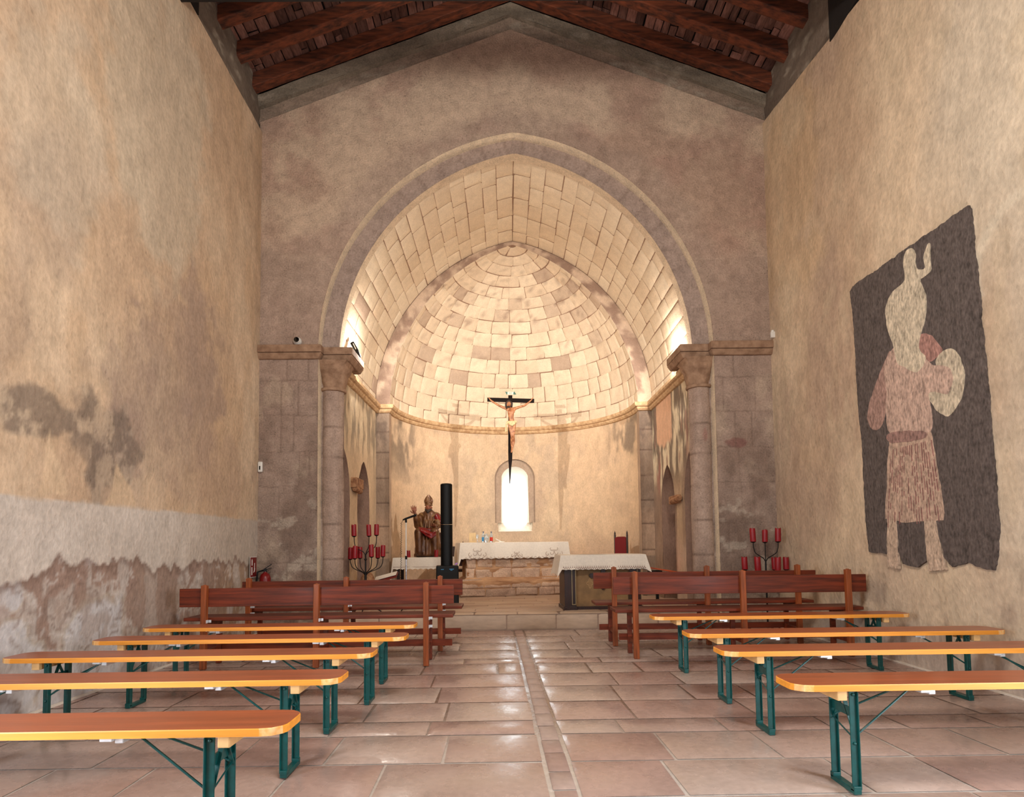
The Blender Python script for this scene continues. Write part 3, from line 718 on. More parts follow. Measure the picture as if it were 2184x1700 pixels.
    m.box((X-sg*.09, y0, z-.05), (X+sg*.02, y1, z+.1)) if sg < 0 else m.box((X-.06, y0+.12, z-.32), (X+.02, y1+.1, z-.2))
    m.tube([(X-sg*.05, y0+.03, z-.06-.2*(sg > 0)), (X-sg*.05, y1-.06, z-.08-.2*(sg > 0))], .045, 10)
    tag(m.build('trim_%d' % (3 if sg < 0 else 4), M['boulder'], bevel=.012), kind='structure')
chancel_side(-1); chancel_side(1)

# ---- apse wall with its round-headed window
WX = .185; WIN_IN = (.29, 1.56, 2.76); WIN_OUT = (.42, 1.57, 2.91)
def apse():
    S = Sheet(); R0 = 2.2
    def P(r, X, Z):  # point of the apse cylinder of radius r above plan coordinate X
        return np.stack([X, YA + np.sqrt(np.maximum(r*r-(X-CX)**2, 0)), Z], -1)
    def cf(X, Z):
        n1 = fbm(X*1.3, Z*1.1, 121); n2 = fbm(X*5, Z*3, 122, 5); n3 = fbm(X*15, Z*10, 123, 3)
        c = mix(lin((218, 184, 132)), lin((200, 158, 106)), n1); c = mix(c, lin((182, 152, 118)), sstep(.48, .66, n2)*.5)
        c = mix(c, lin((216, 166, 104)), sstep(1.5, .9, np.abs(X-CX)*-1+2.3)*.4)
        c = mix(c, lin((170, 134, 108)), sstep(.75, .45, np.hypot((X-WX)/1.0, (Z-2.0)/1.4))*.35)
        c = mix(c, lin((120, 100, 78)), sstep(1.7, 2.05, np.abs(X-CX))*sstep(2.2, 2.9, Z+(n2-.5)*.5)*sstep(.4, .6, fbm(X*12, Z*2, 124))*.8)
        c = mix(c, lin((196, 152, 112)), sstep(1.4, .8, Z)*.4)
        return c*(1+(n3[..., None]-.5)*.18)
    wo, zo0, zo1 = WIN_OUT; wi, zi0, zi1 = WIN_IN
    def topo(X): dx = np.abs(X-WX); return (zo1-wo)+np.sqrt(np.maximum(wo*wo-dx*dx, 0))
    def topi(X): dx = np.abs(X-WX); return (zi1-wi)+np.sqrt(np.maximum(wi*wi-dx*dx, 0))
    def xs_side(a, b, n): # even in azimuth
        ta, tb = math.acos(max(-1, min(1, (a-CX)/R0))), math.acos(max(-1, min(1, (b-CX)/R0)))
        return CX + R0*np.cos(np.linspace(ta, tb, n))
    for a, b in ((CX-R0, WX-wo), (WX+wo, CX+R0)):
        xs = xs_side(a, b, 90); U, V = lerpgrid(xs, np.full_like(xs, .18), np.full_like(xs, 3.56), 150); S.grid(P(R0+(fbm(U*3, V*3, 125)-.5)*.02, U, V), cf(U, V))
    xs = WX + wo*np.sin(np.linspace(-PI/2, PI/2, 60))
    U, V = lerpgrid(xs, np.full_like(xs, .18), np.where(np.abs(xs-WX) < .355, 1.39, zo0), 60); S.grid(P(R0, U, V), cf(U, V))
    U, V = lerpgrid(xs, topo(xs), np.full_like(xs, 3.56), 40); S.grid(P(R0, U, V), cf(U, V))
    # recess face, its return, then the splay
    rec = .05
    lo = np.full_like(xs, zo0); U, V = lerpgrid(xs, np.where(np.abs(xs-WX) < wi, topi(xs), lo), topo(xs), 20)
    S.grid(P(R0+rec, U, V), mix(lin((186, 154, 118)), lin((168, 134, 104)), fbm(U*5, V*5, 126)))
    for x0, x1 in ((WX-wo, WX-wi), (WX+wi, WX+wo)):
        xx = np.linspace(x0, x1, 6); U, V = lerpgrid(xx, np.full_like(xx, zo0), np.maximum(topo(xx), zi1-wi), 40)
        V = np.minimum(V, np.maximum(topo(U), zo1-wo)); S.grid(P(R0+rec, U, V), mix(lin((186, 154, 118)), lin((168, 134, 104)), fbm(U*5, V*5, 126)))
    def outline(w, z0, z1, n=40):
        a = np.linspace(0, PI, n); pts = [(WX-w, z0)] + [(WX-w*math.cos(t), z1-w+w*math.sin(t)) for t in a] + [(WX+w, z0)]
        q = np.array(pts)
        up = np.linspace(z0, z1-w, 20); L = np.stack([np.full(20, WX-w), up], 1); Rr = L[::-1].copy(); Rr[:, 0] = WX+w
        return np.concatenate([L, q[2:-2], Rr])
    ol = outline(wo, zo0, zo1); a = P(R0, ol[:, 0], ol[:, 1]); b = P(R0+rec, ol[:, 0], ol[:, 1]); S.grid(np.stack([a, b], 1), lin((150, 116, 90)))
    tag(S.build('wall_apse', M['plaster_apse']), kind='structure')
    S = Sheet(); c = lin((246, 240, 226)); il = outline(wi, zi0, zi1); a = P(R0+rec, il[:, 0], il[:, 1]); no = outline(.17, 1.62, 2.5)
    b = np.stack([no[:, 0], np.full(len(no), 13.62), no[:, 1]], -1); t = np.linspace(0, 1, 12)[None, :, None]
    S.grid(a[:, None]*(1-t)+b[:, None]*t, c)
    # sloping sill with a broader foot
    y0 = YA+R0-.01
    for s_ in (-1, 1): S.grid(np.array([[[WX+s_*.37, y0+.121, 1.385], [WX+s_*.37, y0+.121, 1.57]], [[WX+s_*.24, y0+.121, 1.385], [WX+s_*.24, y0+.121, 1.57]]]), c)
    q = np.array([[[WX-.355, y0, 1.39], [WX+.355, y0, 1.39]], [[WX-.355, y0+.02, 1.40], [WX+.355, y0+.02, 1.40]], [[WX-.17, 13.62, 1.62], [WX+.17, 13.62, 1.62]]])
    S.grid(q, c)
    for s in (-1, 1):
        S.grid(np.array([[[WX+s*.355, y0, 1.39], [WX+s*.355, y0, 1.565]], [[WX+s*.33, y0+.12, 1.43], [WX+s*.33, y0+.12, 1.565]]]), c)
        S.grid(np.array([[[WX+s*.355, y0, 1.565], [WX+s*.28, y0, 1.565]], [[WX+s*.33, y0+.12, 1.565], [WX+s*.28, y0+.12, 1.565]]]), c)
        S.grid(np.array([[[WX+s*.33, y0+.12, 1.43], [WX+s*.33, y0+.12, 1.565]], [[WX+s*.2, y0+.3, 1.46], [WX+s*.26, y0+.3, 1.6]]]), c)
    tag(S.build('window_1', M['window_white'], smooth=False), kind='structure')
    m = MB(); m.box((WX-.2, 13.64, 1.55), (WX+.2, 13.646, 2.56))
    g, nt, p = newmat('window glass'); p.inputs['Transmission Weight'].default_value = 1; p.inputs['Roughness'].default_value = .0; p.inputs['IOR'].default_value = 1.01; p.inputs['Base Color'].default_value = (1, 1, 1, 1)
    o = m.build('window_pane', g); o.parent = bpy.data.objects['window_1']
apse()

# ---- string course: runs along the vault springing, across the pilasters, round the apse
def sweep(name, path, prof, mat, closed=False):
    path = [Vector((p[0], p[1])) for p in path]; n = len(path); vs = []
    for i, p in enumerate(path):
        d0 = (p-path[i-1]).normalized() if i else (path[1]-p).normalized()
        d1 = (path[i+1]-p).normalized() if i < n-1 else d0
        n0 = Vector((d0.y, -d0.x)); n1 = Vector((d1.y, -d1.x)); b = (n0+n1); b = b.normalized(); k = 1/max(.4, b.dot(n0))
        for o, z in prof: vs.append((p.x+b.x*o*k, p.y+b.y*o*k, z))
    m = len(prof); fs = [(i*m+j, (i+1)*m+j, (i+1)*m+(j+1) % m, i*m+(j+1) % m) for i in range(n-1) for j in range(m)]
    q = MB(); q.add(vs, fs); o = q.build(name, mat, bevel=.004); tag(o, kind='structure'); return o
M['stringcourse'] = plain('moulded cream stone', (216, 184, 142), .9, c2=(176, 138, 100), scale=14, bump=.4)
path = [(CX-2.42, 8.32), (CX-2.42, YA), (CX-2.2, YA)] + [(CX-2.2*math.cos(a), YA+2.2*math.sin(a)) for a in np.linspace(.03, PI-.03, 60)] + [(CX+2.2, YA), (CX+2.42, YA), (CX+2.42, 8.32)]
prof = [(-.03, 3.43), (.03, 3.44), (.055, 3.47), (.055, 3.495), (.085, 3.505), (.10, 3.53), (.10, 3.575), (-.03, 3.59)]
sweep('trim_5', path, prof, M['stringcourse'])

# ---- engaged columns, capitals, imposts
M['impost'] = plain('mauve brown moulded stone', (172, 140, 114), .95, c2=(132, 102, 80), scale=9, bump=.8)
for sg in (-1, 1):
    S = Sheet(); xc, yc, r = CX+sg*2.49, 8.2, .145
    a = np.linspace(0, 2*PI, 40); z = np.linspace(0, 3.22, 120); A_, Z_ = np.meshgrid(a, z, indexing='ij')
    jl = np.zeros_like(Z_)
    for q in (.45, .95, 1.42, 1.86, 2.3, 2.72): jl = np.maximum(jl, sstep(.014, .004, np.abs(Z_-q-.01*np.sin(A_))))
    rr = r*(1+.02*sstep(1.2, .4, Z_)) + (fbm(A_*2, Z_*3, 131)-.5)*.02 - jl*.005
    cc = mix(lin((184, 150, 124)), lin((146, 112, 90)), fbm(A_*1.5, Z_*1.6, 132+sg, 5)); cc = mix(cc, lin((116, 92, 74)), sstep(1.0, .4, Z_+(fbm(A_*2, Z_*2, 133)-.5)*.5)*.5)
    if sg > 0: cc = mix(cc, lin((150, 74, 52)), blob(A_, Z_, 4.9, 2.52, .25, .1, 134, 1.0)*.6)
    cc = mix(cc, lin((104, 74, 56)), jl*.6)
    S.grid(np.stack([xc+rr*np.cos(A_), yc+rr*np.sin(A_), Z_], -1), cc)
    o = S.build('trim_%d' % (6 if sg < 0 else 7), M['stone_dark']); tag(o, kind='structure')
    # capital: round below, square above, with broad stiff leaves
    m = MB(); vs = []; n = 48; lev = 14
    for i in range(lev+1):
        t = i/lev; z = 3.22+.37*t; rad = r*1.04+(.235-r)*t**2.2
        for k in range(n):
            an = 2*PI*k/n; c_, s_ = math.cos(an), math.sin(an); sq = 1/max(abs(c_), abs(s_)); f = 1+(sq-1)*t**1.5*.8
            leaf = .02*abs(math.sin(an*4))*math.sin(PI*min(1, t*1.15)) + (.03 if .62 < t < .8 else 0)*abs(math.cos(an*2))
            vs.append((xc+c_*(rad*f+leaf), yc+.02+s_*(rad*f+leaf), z))
    fs = [(i*n+k, i*n+(k+1) % n, (i+1)*n+(k+1) % n, (i+1)*n+k) for i in range(lev) for k in range(n)]
    m.add(vs, fs); m.lathe([(r+.0, -.025), (r+.025, -.018), (r+.032, 0), (r+.025, .018), (r, .025)], (xc, yc, 3.215), 32)
    tag(m.build('trim_%d' % (8 if sg < 0 else 9), M['impost'], smooth=True), kind='structure')
    # abacus of the column and impost of the outer pier
    def moul(x0, x1, y0, y1, nm):
        q = MB(); g = .05
        q.box((x0, y0, 3.665), (x1, y1, 3.765))
        xa, xb = (x0, x1-g) if sg < 0 else (x0+g, x1)
        vs = [(x0 if sg < 0 else xa, y0+g, 3.585), (xb, y0+g, 3.585), (xb, y1, 3.585), (xa, y1, 3.585), (x0, y0+.008, 3.66), (x1, y0+.008, 3.66), (x1, y1, 3.66), (x0, y1, 3.66)]
        q.add(vs, [(0, 3, 2, 1), (4, 5, 6, 7), (0, 1, 5, 4), (1, 2, 6, 5), (2, 3, 7, 6), (3, 0, 4, 7)])
        tag(q.build(nm, M['impost'], bevel=.012), kind='structure')
    if sg < 0:
        moul(CX-2.66, CX-2.19, 8.0, 8.7, 'trim_10'); moul(XL-.04, CX-2.565, 7.875, 8.15, 'trim_11')
    else:
        moul(CX+2.19, CX+2.66, 8.0, 8.7, 'trim_12'); moul(CX+2.565, XR+.08, 7.875, 8.15, 'trim_13')

# ---- roof: boards, rafters, tie beam
def roof():
    S = Sheet(); R = random.Random(31); k = .38; ln = math.sqrt(1+k*k)
    for sg in (-1, 1):
        def mp(s, t, d):
            x = .13+sg*t/ln; return np.stack([x, s, 8.50+.19-.38*t/ln-d], -1)
        def cf(s, t, rnd):
            b = mix(lin((136, 72, 42)), lin((78, 38, 22)), np.array(rnd.random()))
            if rnd.random() < .12: b = lin((150, 78, 46))
            return b*(.7+.6*fbm(s*5, t*5, 141))[..., None]
        e = [0.0]
        while e[-1] < 4.0: e.append(e[-1]+R.uniform(.09, .15))
        U, V = np.meshgrid(np.linspace(-4.1, 8.2, 4), np.linspace(0, 4.1, 4), indexing='ij'); S.grid(mp(U, V, np.full(U.shape, -.03)), lin((20, 10, 8)))
        for a, b in zip(e[:-1], e[1:]):
            off = R.uniform(-.01, .012)
            blocks(S, [(a, b)], lambda t: (-4.05, 8.15), .35, .9, lambda s, t, d: mp(s, t, d+off), cf, gap=.008, nx=2, ny=2, rnd=R, jit=.008, depth=.012)
    tag(S.build('ceiling', M['roof_boards'], smooth=False), kind='structure')
    names = ['against the chancel wall', 'second from the chancel wall', 'third from the chancel wall', 'fourth from the chancel wall', 'by the tie beam']
    for i, y in enumerate((7.83, 7.33, 6.82, 6.30)):
        for sg, side in ((-1, 'left'), (1, 'right')):
            m = MB(); xe = XL-.12 if sg < 0 else XR+.12; n = 10
            vs = []
            for j in range(n+1):
                x = .13+(xe-.13)*j/n; z = float(roofz(x)); dy = .004*math.sin(j*2.1+i)
                vs += [(x, y-.075+dy, z+.0), (x, y+.075+dy, z+.0), (x, y+.075, z+.185), (x, y-.075, z+.185)]
            fs = [(4*j+q, 4*j+(q+1) % 4, 4*(j+1)+(q+1) % 4, 4*(j+1)+q) for j in range(n) for q in range(4)] + [(0, 1, 2, 3), (4*n+3, 4*n+2, 4*n+1, 4*n)]
            m.add(vs, fs)
            tag(m.build('roof_rafter', M['rafter'], bevel=.01), 'red-brown roof rafter on the %s slope, %s' % (side, names[i]), 'rafter', 'rafters of the %s roof slope' % side)
    m = MB(); m.box((XL-.1, 5.62, 6.64), (XR+.1, 5.92, 6.95))
    t = m.build('tie_beam', M['black_beam'], bevel=.01); tag(t, 'blackened tie beam crossing the nave at the top edge of the view', 'beam')
    for X, s, nm in ((XL, 1, 'left'), (XR, -1, 'right')):
        z0 = 6.80 if s > 0 else 6.47
        m = MB(); m.box((min(X-s*.06, X+s*.01), 5.3, z0), (max(X-s*.06, X+s*.01), 6.24, 7.4))
        tag(m.build('wall_plate', M['black_beam']), 'blackened timber wall plate end under the roof, %s side' % nm, 'beam')
roof()

# ================================================================== WALL PAINTING on the right wall
def rough(poly, step=.02, amp=.012, seed=3):
    out = []; r = random.Random(seed); n = len(poly)
    for i in range(n):
        a, b = Vector(poly[i]), Vector(poly[(i+1) % n]); L = (b-a).length; k = max(1, int(L/step))
        nn = Vector((-(b-a).y, (b-a).x)).normalized() if L > 0 else Vector((0, 0))
        for j in range(k):
            p = a.lerp(b, j/k); s = float(fbm(np.array(p.x*14.), np.array(p.y*14.), seed))-.5
            p = p + nn*(s*amp*2.5 + r.uniform(-.25, .25)*amp); out.append((p.x, p.y))
    return out
def catmull(p, n=4):
    out = []; m = len(p)
    for i in range(m):
        p0, p1, p2, p3 = (Vector(p[(i+k-1) % m]) for k in range(4))
        for j in range(n):
            t = j/n; out.append(tuple(.5*((2*p1)+(p2-p0)*t+(2*p0-5*p1+4*p2-p3)*t*t+(3*p1-p0-3*p2+p3)*t**3)))
    return out
def paint(name, poly, off, c, parent, seed, amp=.008, smooth=True, th=.0012):
    if smooth: poly = catmull(poly)
    poly = rough(poly, .02, amp, seed); m = MB(); x1 = XR-off; n0 = 0
    m.prism(poly, x1-th, x1+.02, ax='x')
    m.c = [tuple(lin(c))+(1,)]*len(m.v)
    return m.build(name, M['fresco'], parent, col=True)
BG = [(6.047, 3.636), (6.0, 3.675), (5.532, 3.66), (4.88, 3.65), (4.458, 3.635), (4.442, 3.575), (4.428, 3.379), (4.418, 3.113), (4.407, 2.849), (4.395, 2.533), (4.377, 2.147), (4.372, 1.895), (4.358, 1.627), (4.349, 1.292), (4.361, 1.03), (4.404, 0.881), (4.557, 0.902), (4.651, 0.926), (4.819, 0.883), (4.906, 0.968), (4.95, 1.125), (4.969, 1.245), (5.1, 1.24), (5.114, 0.923), (5.233, 0.868), (5.423, 0.894), (5.475, 1.001), (5.47, 1.252), (5.63, 1.269), (5.652, 0.977), (5.923, 0.996), (5.953, 1.234), (5.958, 1.593), (5.962, 2.076), (6.001, 2.449), (6.005, 2.895), (6.017, 3.297)]
F = dict(
 HEAD=[(5.396, 2.855), (5.463, 3.024), (5.49, 3.194), (5.457, 3.295), (5.376, 3.352), (5.24, 3.371), (5.197, 3.417), (5.214, 3.545), (5.172, 3.624), (5.093, 3.617), (5.046, 3.54), (5.045, 3.423), (4.944, 3.376), (4.958, 3.466), (4.911, 3.547), (4.873, 3.544), (4.883, 3.409), (4.881, 3.316), (4.977, 3.3), (5.009, 3.29), (4.958, 3.175), (4.951, 3.068), (4.982, 2.935), (5.033, 2.849), (5.065, 2.735), (4.985, 2.617), (5.11, 2.538), (5.262, 2.625), (5.363, 2.7)],
 TORSO=[(5.353, 2.829), (5.451, 2.816), (5.548, 2.71), (5.529, 2.477), (5.555, 2.279), (5.504, 2.079), (5.242, 2.008), (4.984, 2.002), (4.954, 2.158), (4.977, 2.316), (4.865, 2.298), (4.759, 2.261), (4.699, 2.362), (4.744, 2.472), (4.904, 2.54), (5.07, 2.673)],
 ARM=[(5.449, 2.834), (5.544, 2.755), (5.707, 2.569), (5.826, 2.385), (5.84, 2.257), (5.757, 2.163), (5.662, 2.163), (5.571, 2.259), (5.529, 2.477), (5.462, 2.662)],
 SLEEVE=[(5.033, 2.839), (4.914, 2.787), (4.824, 2.675), (4.8, 2.624), (4.857, 2.596), (4.958, 2.577), (5.073, 2.716)],
 SHIELD=[(4.99, 2.339), (4.879, 2.492), (4.879, 2.573), (4.815, 2.613), (4.708, 2.608), (4.623, 2.532), (4.582, 2.405), (4.593, 2.257), (4.65, 2.157), (4.772, 2.088), (4.876, 2.141), (4.949, 2.227)],
 SKIRT=[(5.512, 2.089), (4.985, 2.016), (4.951, 1.884), (4.913, 1.639), (4.867, 1.319), (4.885, 1.261), (5.113, 1.26), (5.363, 1.259), (5.642, 1.304), (5.589, 1.673), (5.545, 1.937)],
 LEG1=[(5.613, 1.302), (5.475, 1.286), (5.482, 1.001), (5.477, 0.848), (5.65, 0.864)],
 LEG2=[(5.118, 1.271), (4.974, 1.261), (4.94, 1.066), (4.887, 0.861), (5.099, 0.843), (5.105, 1.046)],
 BELT=[(5.512, 2.085), (5.072, 2.024), (5.077, 1.957), (5.512, 1.999)])
wp = empty('wall_painting', (XR-.02, 5.2, .85), 0, 'faded wall painting of a standing figure in a pleated skirt on a dark ground', 'wall painting')
def wpart(name, poly, off, c, seed, label=None, **kw):
    o = paint(name, poly, off, c, wp, seed, **kw)
    for v in o.data.vertices: v.co -= wp.location
    if label: o['label'] = label
    return o
wpart('painted_ground', BG, .020, (98, 84, 78), 3, 'mottled dark grey-brown ground', smooth=False, amp=.012)
wpart('painted_leg', F['LEG1'], .0215, (196, 162, 128), 4, smooth=False); wpart('painted_leg', F['LEG2'], .0215, (196, 162, 128), 5, smooth=False)
wpart('painted_skirt', F['SKIRT'], .0225, (190, 150, 118), 6, 'pleated skirt with thin red lines', smooth=False)
wpart('painted_arm', F['ARM'], .022, (168, 120, 100), 7, 'brownish red sleeve')
wpart('painted_sleeve', F['SLEEVE'], .022, (172, 108, 88), 8, 'red upper sleeve')
wpart('painted_shield', F['SHIELD'], .023, (202, 182, 146), 9, 'pale rounded cuff')
wpart('painted_torso', F['TORSO'], .0245, (196, 154, 128), 10)
wpart('painted_head', F['HEAD'], .0255, (206, 186, 150), 11, 'pale head under a knotted headdress')
wpart('painted_belt', F['BELT'], .0255, (158, 108, 92), 12, 'red belt')
m = MB(); r = random.Random(8)
for k in range(22):
    t = k/21; y0 = 5.49+(4.98-5.49)*t; y1 = 5.60+(4.90-5.60)*t; z = 1.93
    while z > 1.34:
        l = r.uniform(.04, .16); f = (1.97-z)/.68; f2 = min(1, (1.97-z+l)/.68)
        if r.random() < .72: m.bar((XR-.0240, y0+(y1-y0)*f, z), (XR-.0240, y0+(y1-y0)*f2, z-l), .004, r.uniform(.006, .011), up=(0, 1, 0))
        z -= l+r.uniform(.01, .05)
m.c = [tuple(lin((150, 84, 70)))+(1,)]*len(m.v); o = m.build('skirt_pleats', M['fresco'], wp, col=True)
for v in o.data.vertices: v.co -= wp.location
o['label'] = 'thin red pleat lines'
#@@OBJECTS@@
# ================================================================== OBJECTS
# ---- folding beer benches
def board_outline(L=2.2, Wd=.25, cut=.055, r=.03):
    pts = []
    for sx, sy in ((1, -1), (1, 1), (-1, 1), (-1, -1)):
        cx, cy = sx*L/2, sy*Wd/2
        a = [(cx-sx*cut*1.5, cy), (cx-sx*cut*.75, cy-sy*cut*.14), (cx-sx*cut*.2, cy-sy*cut*.62), (cx-sx*cut*.03, cy-sy*cut*1.0), (cx, cy-sy*cut*1.5)]
        if sx*sy > 0: a = a[::-1]
        pts += a
    return pts
def make_bench():
    t = empty('folding_bench', (0, 0, 0)); H = .475; T = .028
    ol = board_outline(); n = len(ol); m = MB()
    vs = [(x*.998, y*.985, H) for x, y in ol] + [(x, y, H-.004) for x, y in ol] + [(x, y, H-T) for x, y in ol]
    m.add(vs, [tuple(range(n))], 0); m.add(vs, [tuple(range(2*n, 3*n))[::-1]], 3)
    for i in range(n):
        j = (i+1) % n; x = (ol[i][0]+ol[j][0])/2; long = abs(ol[i][0]-ol[j][0]) > .5
        m.add(vs, [(i, j, n+j, n+i), (n+i, n+j, 2*n+j, 2*n+i)], 1 if long or abs(abs(x)-1.1) < .01 else 2)
    m.build('board', [M['bench_top'], M['bench_edge'], M['bench_worn'], M['batten']], t)
    for sx in (-1, 1):
        xb = sx*.885
        q = MB(); q.box((xb-.022, -.105, H-T-.045), (xb+.022, .105, H-T)); q.build('batten', M['batten'], t, bevel=.004)
        xl = sx*.83
        q = MB(); w, h = .034, .026
        for y in (-.085, .085):
            q.box((xl-w/2, y-.003, .02), (xl+w/2, y+.003, H-T)); q.box((xl-sx*(w/2)-.0025, y-.014, .02), (xl-sx*(w/2)+.0025, y+.014, H-T-.01))
            q.box((xl-w/2, y-.014, .012), (xl+w/2, y+.014, .035))
        q.box((xl-w/2, -.098, 0), (xl+w/2, .098, .022)); q.box((xl-w/2, -.09, H-T-.006), (xl+w/2, .09, H-T))
        leg = q.build('leg_frame', M['green'], t, bevel=.0025)
        q = MB(); q.box((xl-.003, -.084, .325), (xl+.003, .084, .365)); 
        q.bar((xl+.006, -.08, .25), (xl+.006, .02, .44), .004, .018, up=(1, 0, 0)); q.bar((xl+.006, .08, .29), (xl+.006, -.01, .44), .004, .016, up=(1, 0, 0))
        q.tube([(xl, -.083, .235), (xl, .083, .285)], .0035, 6); q.build('cross_brace', M['green'], leg)
        for z in (.425, .215):
            q = MB(); q.ball((xl, -.09, z), .007, 5); q.build('rivet', M['green'], leg, smooth=True)
        xc = xl-sx*.33
        for y in (-.075, .07):
            q = MB(); q.tube([(xl, y, .235 if y < 0 else .30), (xl-sx*.02, y, .25 if y < 0 else .31), (xc+sx*.03, y*.35, H-T-.008)], .0048, 7); q.build('stay_rod', M['green'], t, smooth=True)
        q = MB(); q.box((xc-.045, -.115, H-T-.014), (xc+.0, .06, H-T)); q.box((xc+.0, -.10, H-T-.024), (xc+.03, .05, H-T)); q.build('hinge_clip', M['clip'], t, bevel=.003)
    return t
B0 = make_bench()
BL = [(-1.73, 1.47, 0, 'front bench of the left block, only a sliver of its end in view'),
      (-1.895, 2.31, .2, 'large near orange bench on the left, worn whitish end, cut by the picture edge'),
      (-1.915, 3.095, .2, 'orange bench on the left, second row behind the large near one'),
      (-1.91, 3.78, 0, 'orange bench on the left, third row back from the large near one'),
      (-1.82, 4.43, 0, 'orange bench on the left, second from the dark pews'),
      (-1.85, 5.075, 0, 'orange bench on the left nearest to the dark pews')]
BR = [(2.345, 5.32, -.4, 'orange bench on the right nearest to the dark pews'),
      (2.345, 4.32, -.4, 'orange bench on the right, second from the dark pews'),
      (2.335, 3.63, -.2, 'orange bench on the right, second from the front'),
      (2.345, 2.80, 0, 'large front orange bench on the right with a worn pale corner')]
first = True
for lst, g, dz in ((BL, 'folding benches of the left block', -.005), (BR, 'folding benches of the right block', .004)):
    for x, y, a, lab in lst:
        o = B0 if first else copy_tree(B0); first = False
        o.location = (x, y, 0); o.rotation_euler = (0, 0, math.radians(a)); o.scale = (1, 1, 1+dz*2)
        tag(o, lab, 'bench', g)

# ---- dark pews with a back board
def make_pew(loc, rz, xl, xr, posts, ztop, zb0, zb1, label, plates, group):
    t = empty('pew', loc, rz, label, 'pew', group)
    m = MB(); m.box((xl, .03, zb0), (xr, .058, zb1)); m.build('backboard', M['pew'], t, bevel=.004)
    for x in posts:
        m = MB(); m.bar((x, 0, 0), (x, .012, ztop), .052, .05, up=(0, 1, 0))
        m.box((x-.012, -.004, ztop-.012), (x+.012, .03, ztop+.006)); p = m.build('back_post', M['pew_post'], t, bevel=.006)
        m = MB(); m.box((x-.022, .30, 0), (x+.022, .345, .42)); m.build('front_leg', M['pew'], t, bevel=.004)
        m = MB(); m.box((x-.02, .02, .385), (x+.02, .35, .43)); m.build('bearer', M['pew'], t, bevel=.003)
        m = MB(); m.box((x-.016, .02, .13), (x+.016, .33, .17)); m.build('lower_rail', M['pew'], t, bevel=.003)
        if plates:
            for z in plates:
                m = MB(); m.box((x+.026, -.012, z), (x+.032, .018, z+.028)); m.box((x+.02, .026, z+.002), (x+.056, .03, z+.026)); m.build('bolt_plate', M['clip'], t)
    m = MB(); m.box((xl+.02, .07, .43), (xr-.01, .40, .462)); m.build('seat', M['pew'], t, bevel=.006)
    m = MB(); m.box((xl+.1, .345, .125), (xr-.04, .372, .19)); m.build('foot_rail', M['pew'], t, bevel=.003)
    return t
make_pew((0, 5.72, 0), math.radians(1.0), -3.03, -.50, (-2.79, -1.765, -.755), .765, .565, .735, 'nearer dark pew on the left, its back board ending above the orange benches', (.345, .42), 'dark pews')
make_pew((0, 6.50, 0), math.radians(.6), -2.80, -.475, (-2.72, -1.70, -.71), .785, .58, .75, 'farther dark pew on the left beside the loudspeaker', (.40, .475), 'dark pews')
make_pew((0, 5.92, 0), math.radians(-.4), 1.03, 3.49, (1.235, 2.28, 3.30), .83, .61, .78, 'nearer dark pew on the right, close to the wall painting', None, 'dark pews')
make_pew((0, 6.67, 0), math.radians(-.4), .945, 3.38, (1.165, 2.18, 3.17), .85, .615, .79, 'farther dark pew on the right, in front of the candlestick', None, 'dark pews')

# ---- altar: weathered stone block with a broad foot
A0 = (.07, 11.33); AZ = math.radians(11)
t = empty('altar', (A0[0], A0[1], .2), AZ, 'weathered stone altar block in the middle of the apse', 'altar')
m = MB()
def stone_box(m, x0, y0, z0, x1, y1, z1, n=26, amp=.02, seed=0):
    """box whose faces are eroded by noise"""
    def face(o, u, v, nu, nv):
        o, u, v = Vector(o), Vector(u), Vector(v); nn = u.cross(v).normalized(); vs = []
        for i in range(nu+1):
            for j in range(nv+1):
                p = o+u*i/nu+v*j/nv; d = float(fbm(np.array((p.x+p.y)*4.), np.array(p.z*7.), 150+seed, 4))-.5
                e = 1 if 0 < i < nu and 0 < j < nv else .2
                vs.append(p+nn*d*amp*2*e)
        m.add(vs, [(i*(nv+1)+j, (i+1)*(nv+1)+j, (i+1)*(nv+1)+j+1, i*(nv+1)+j+1) for i in range(nu) for j in range(nv)])
    dx, dy, dz = x1-x0, y1-y0, z1-z0
    face((x0, y0, z0), (dx, 0, 0), (0, 0, dz), n*2, n); face((x1, y0, z0), (0, dy, 0), (0, 0, dz), n, n)
    face((x1, y1, z0), (-dx, 0, 0), (0, 0, dz), 4, 4); face((x0, y1, z0), (0, -dy, 0), (0, 0, dz), n, n); face((x0, y0, z1), (dx, 0, 0), (0, dy, 0), 8, 6)
stone_box(m, -.86, -.33, .30, .86, .33, .60, seed=1); stone_box(m, -.84, -.32, .55, .84, .32, .90, seed=3, amp=.03); 
m.build('body', M['altar_stone'], t, smooth=True)
S_ = Sheet(); r_ = random.Random(77)
def amap(s, z, d): return np.stack([s, -.335-d-(fbm(s*5, z*8, 161, 4)-.5)*.05, z], -1)
blocks(S_, [(.29, .50), (.50, .68), (.68, .90)], lambda q: (-.87, .87), .3, .6, amap, lambda s, z, rn: mix(lin((226, 182, 138)), lin((176, 126, 88)), fbm(s*4, z*9, 162, 5))*rn.uniform(.85, 1.1), gap=.014, nx=14, ny=8, rnd=r_, jit=.02, depth=.02)
S_.build('front_stones', M['stone_dark'], t)
S_ = Sheet()
def pmap(s, z, d): return np.stack([s, -.45-d-(fbm(s*5, z*8, 163, 4)-.5)*.06+.06*sstep(.16, .3, z), z], -1)
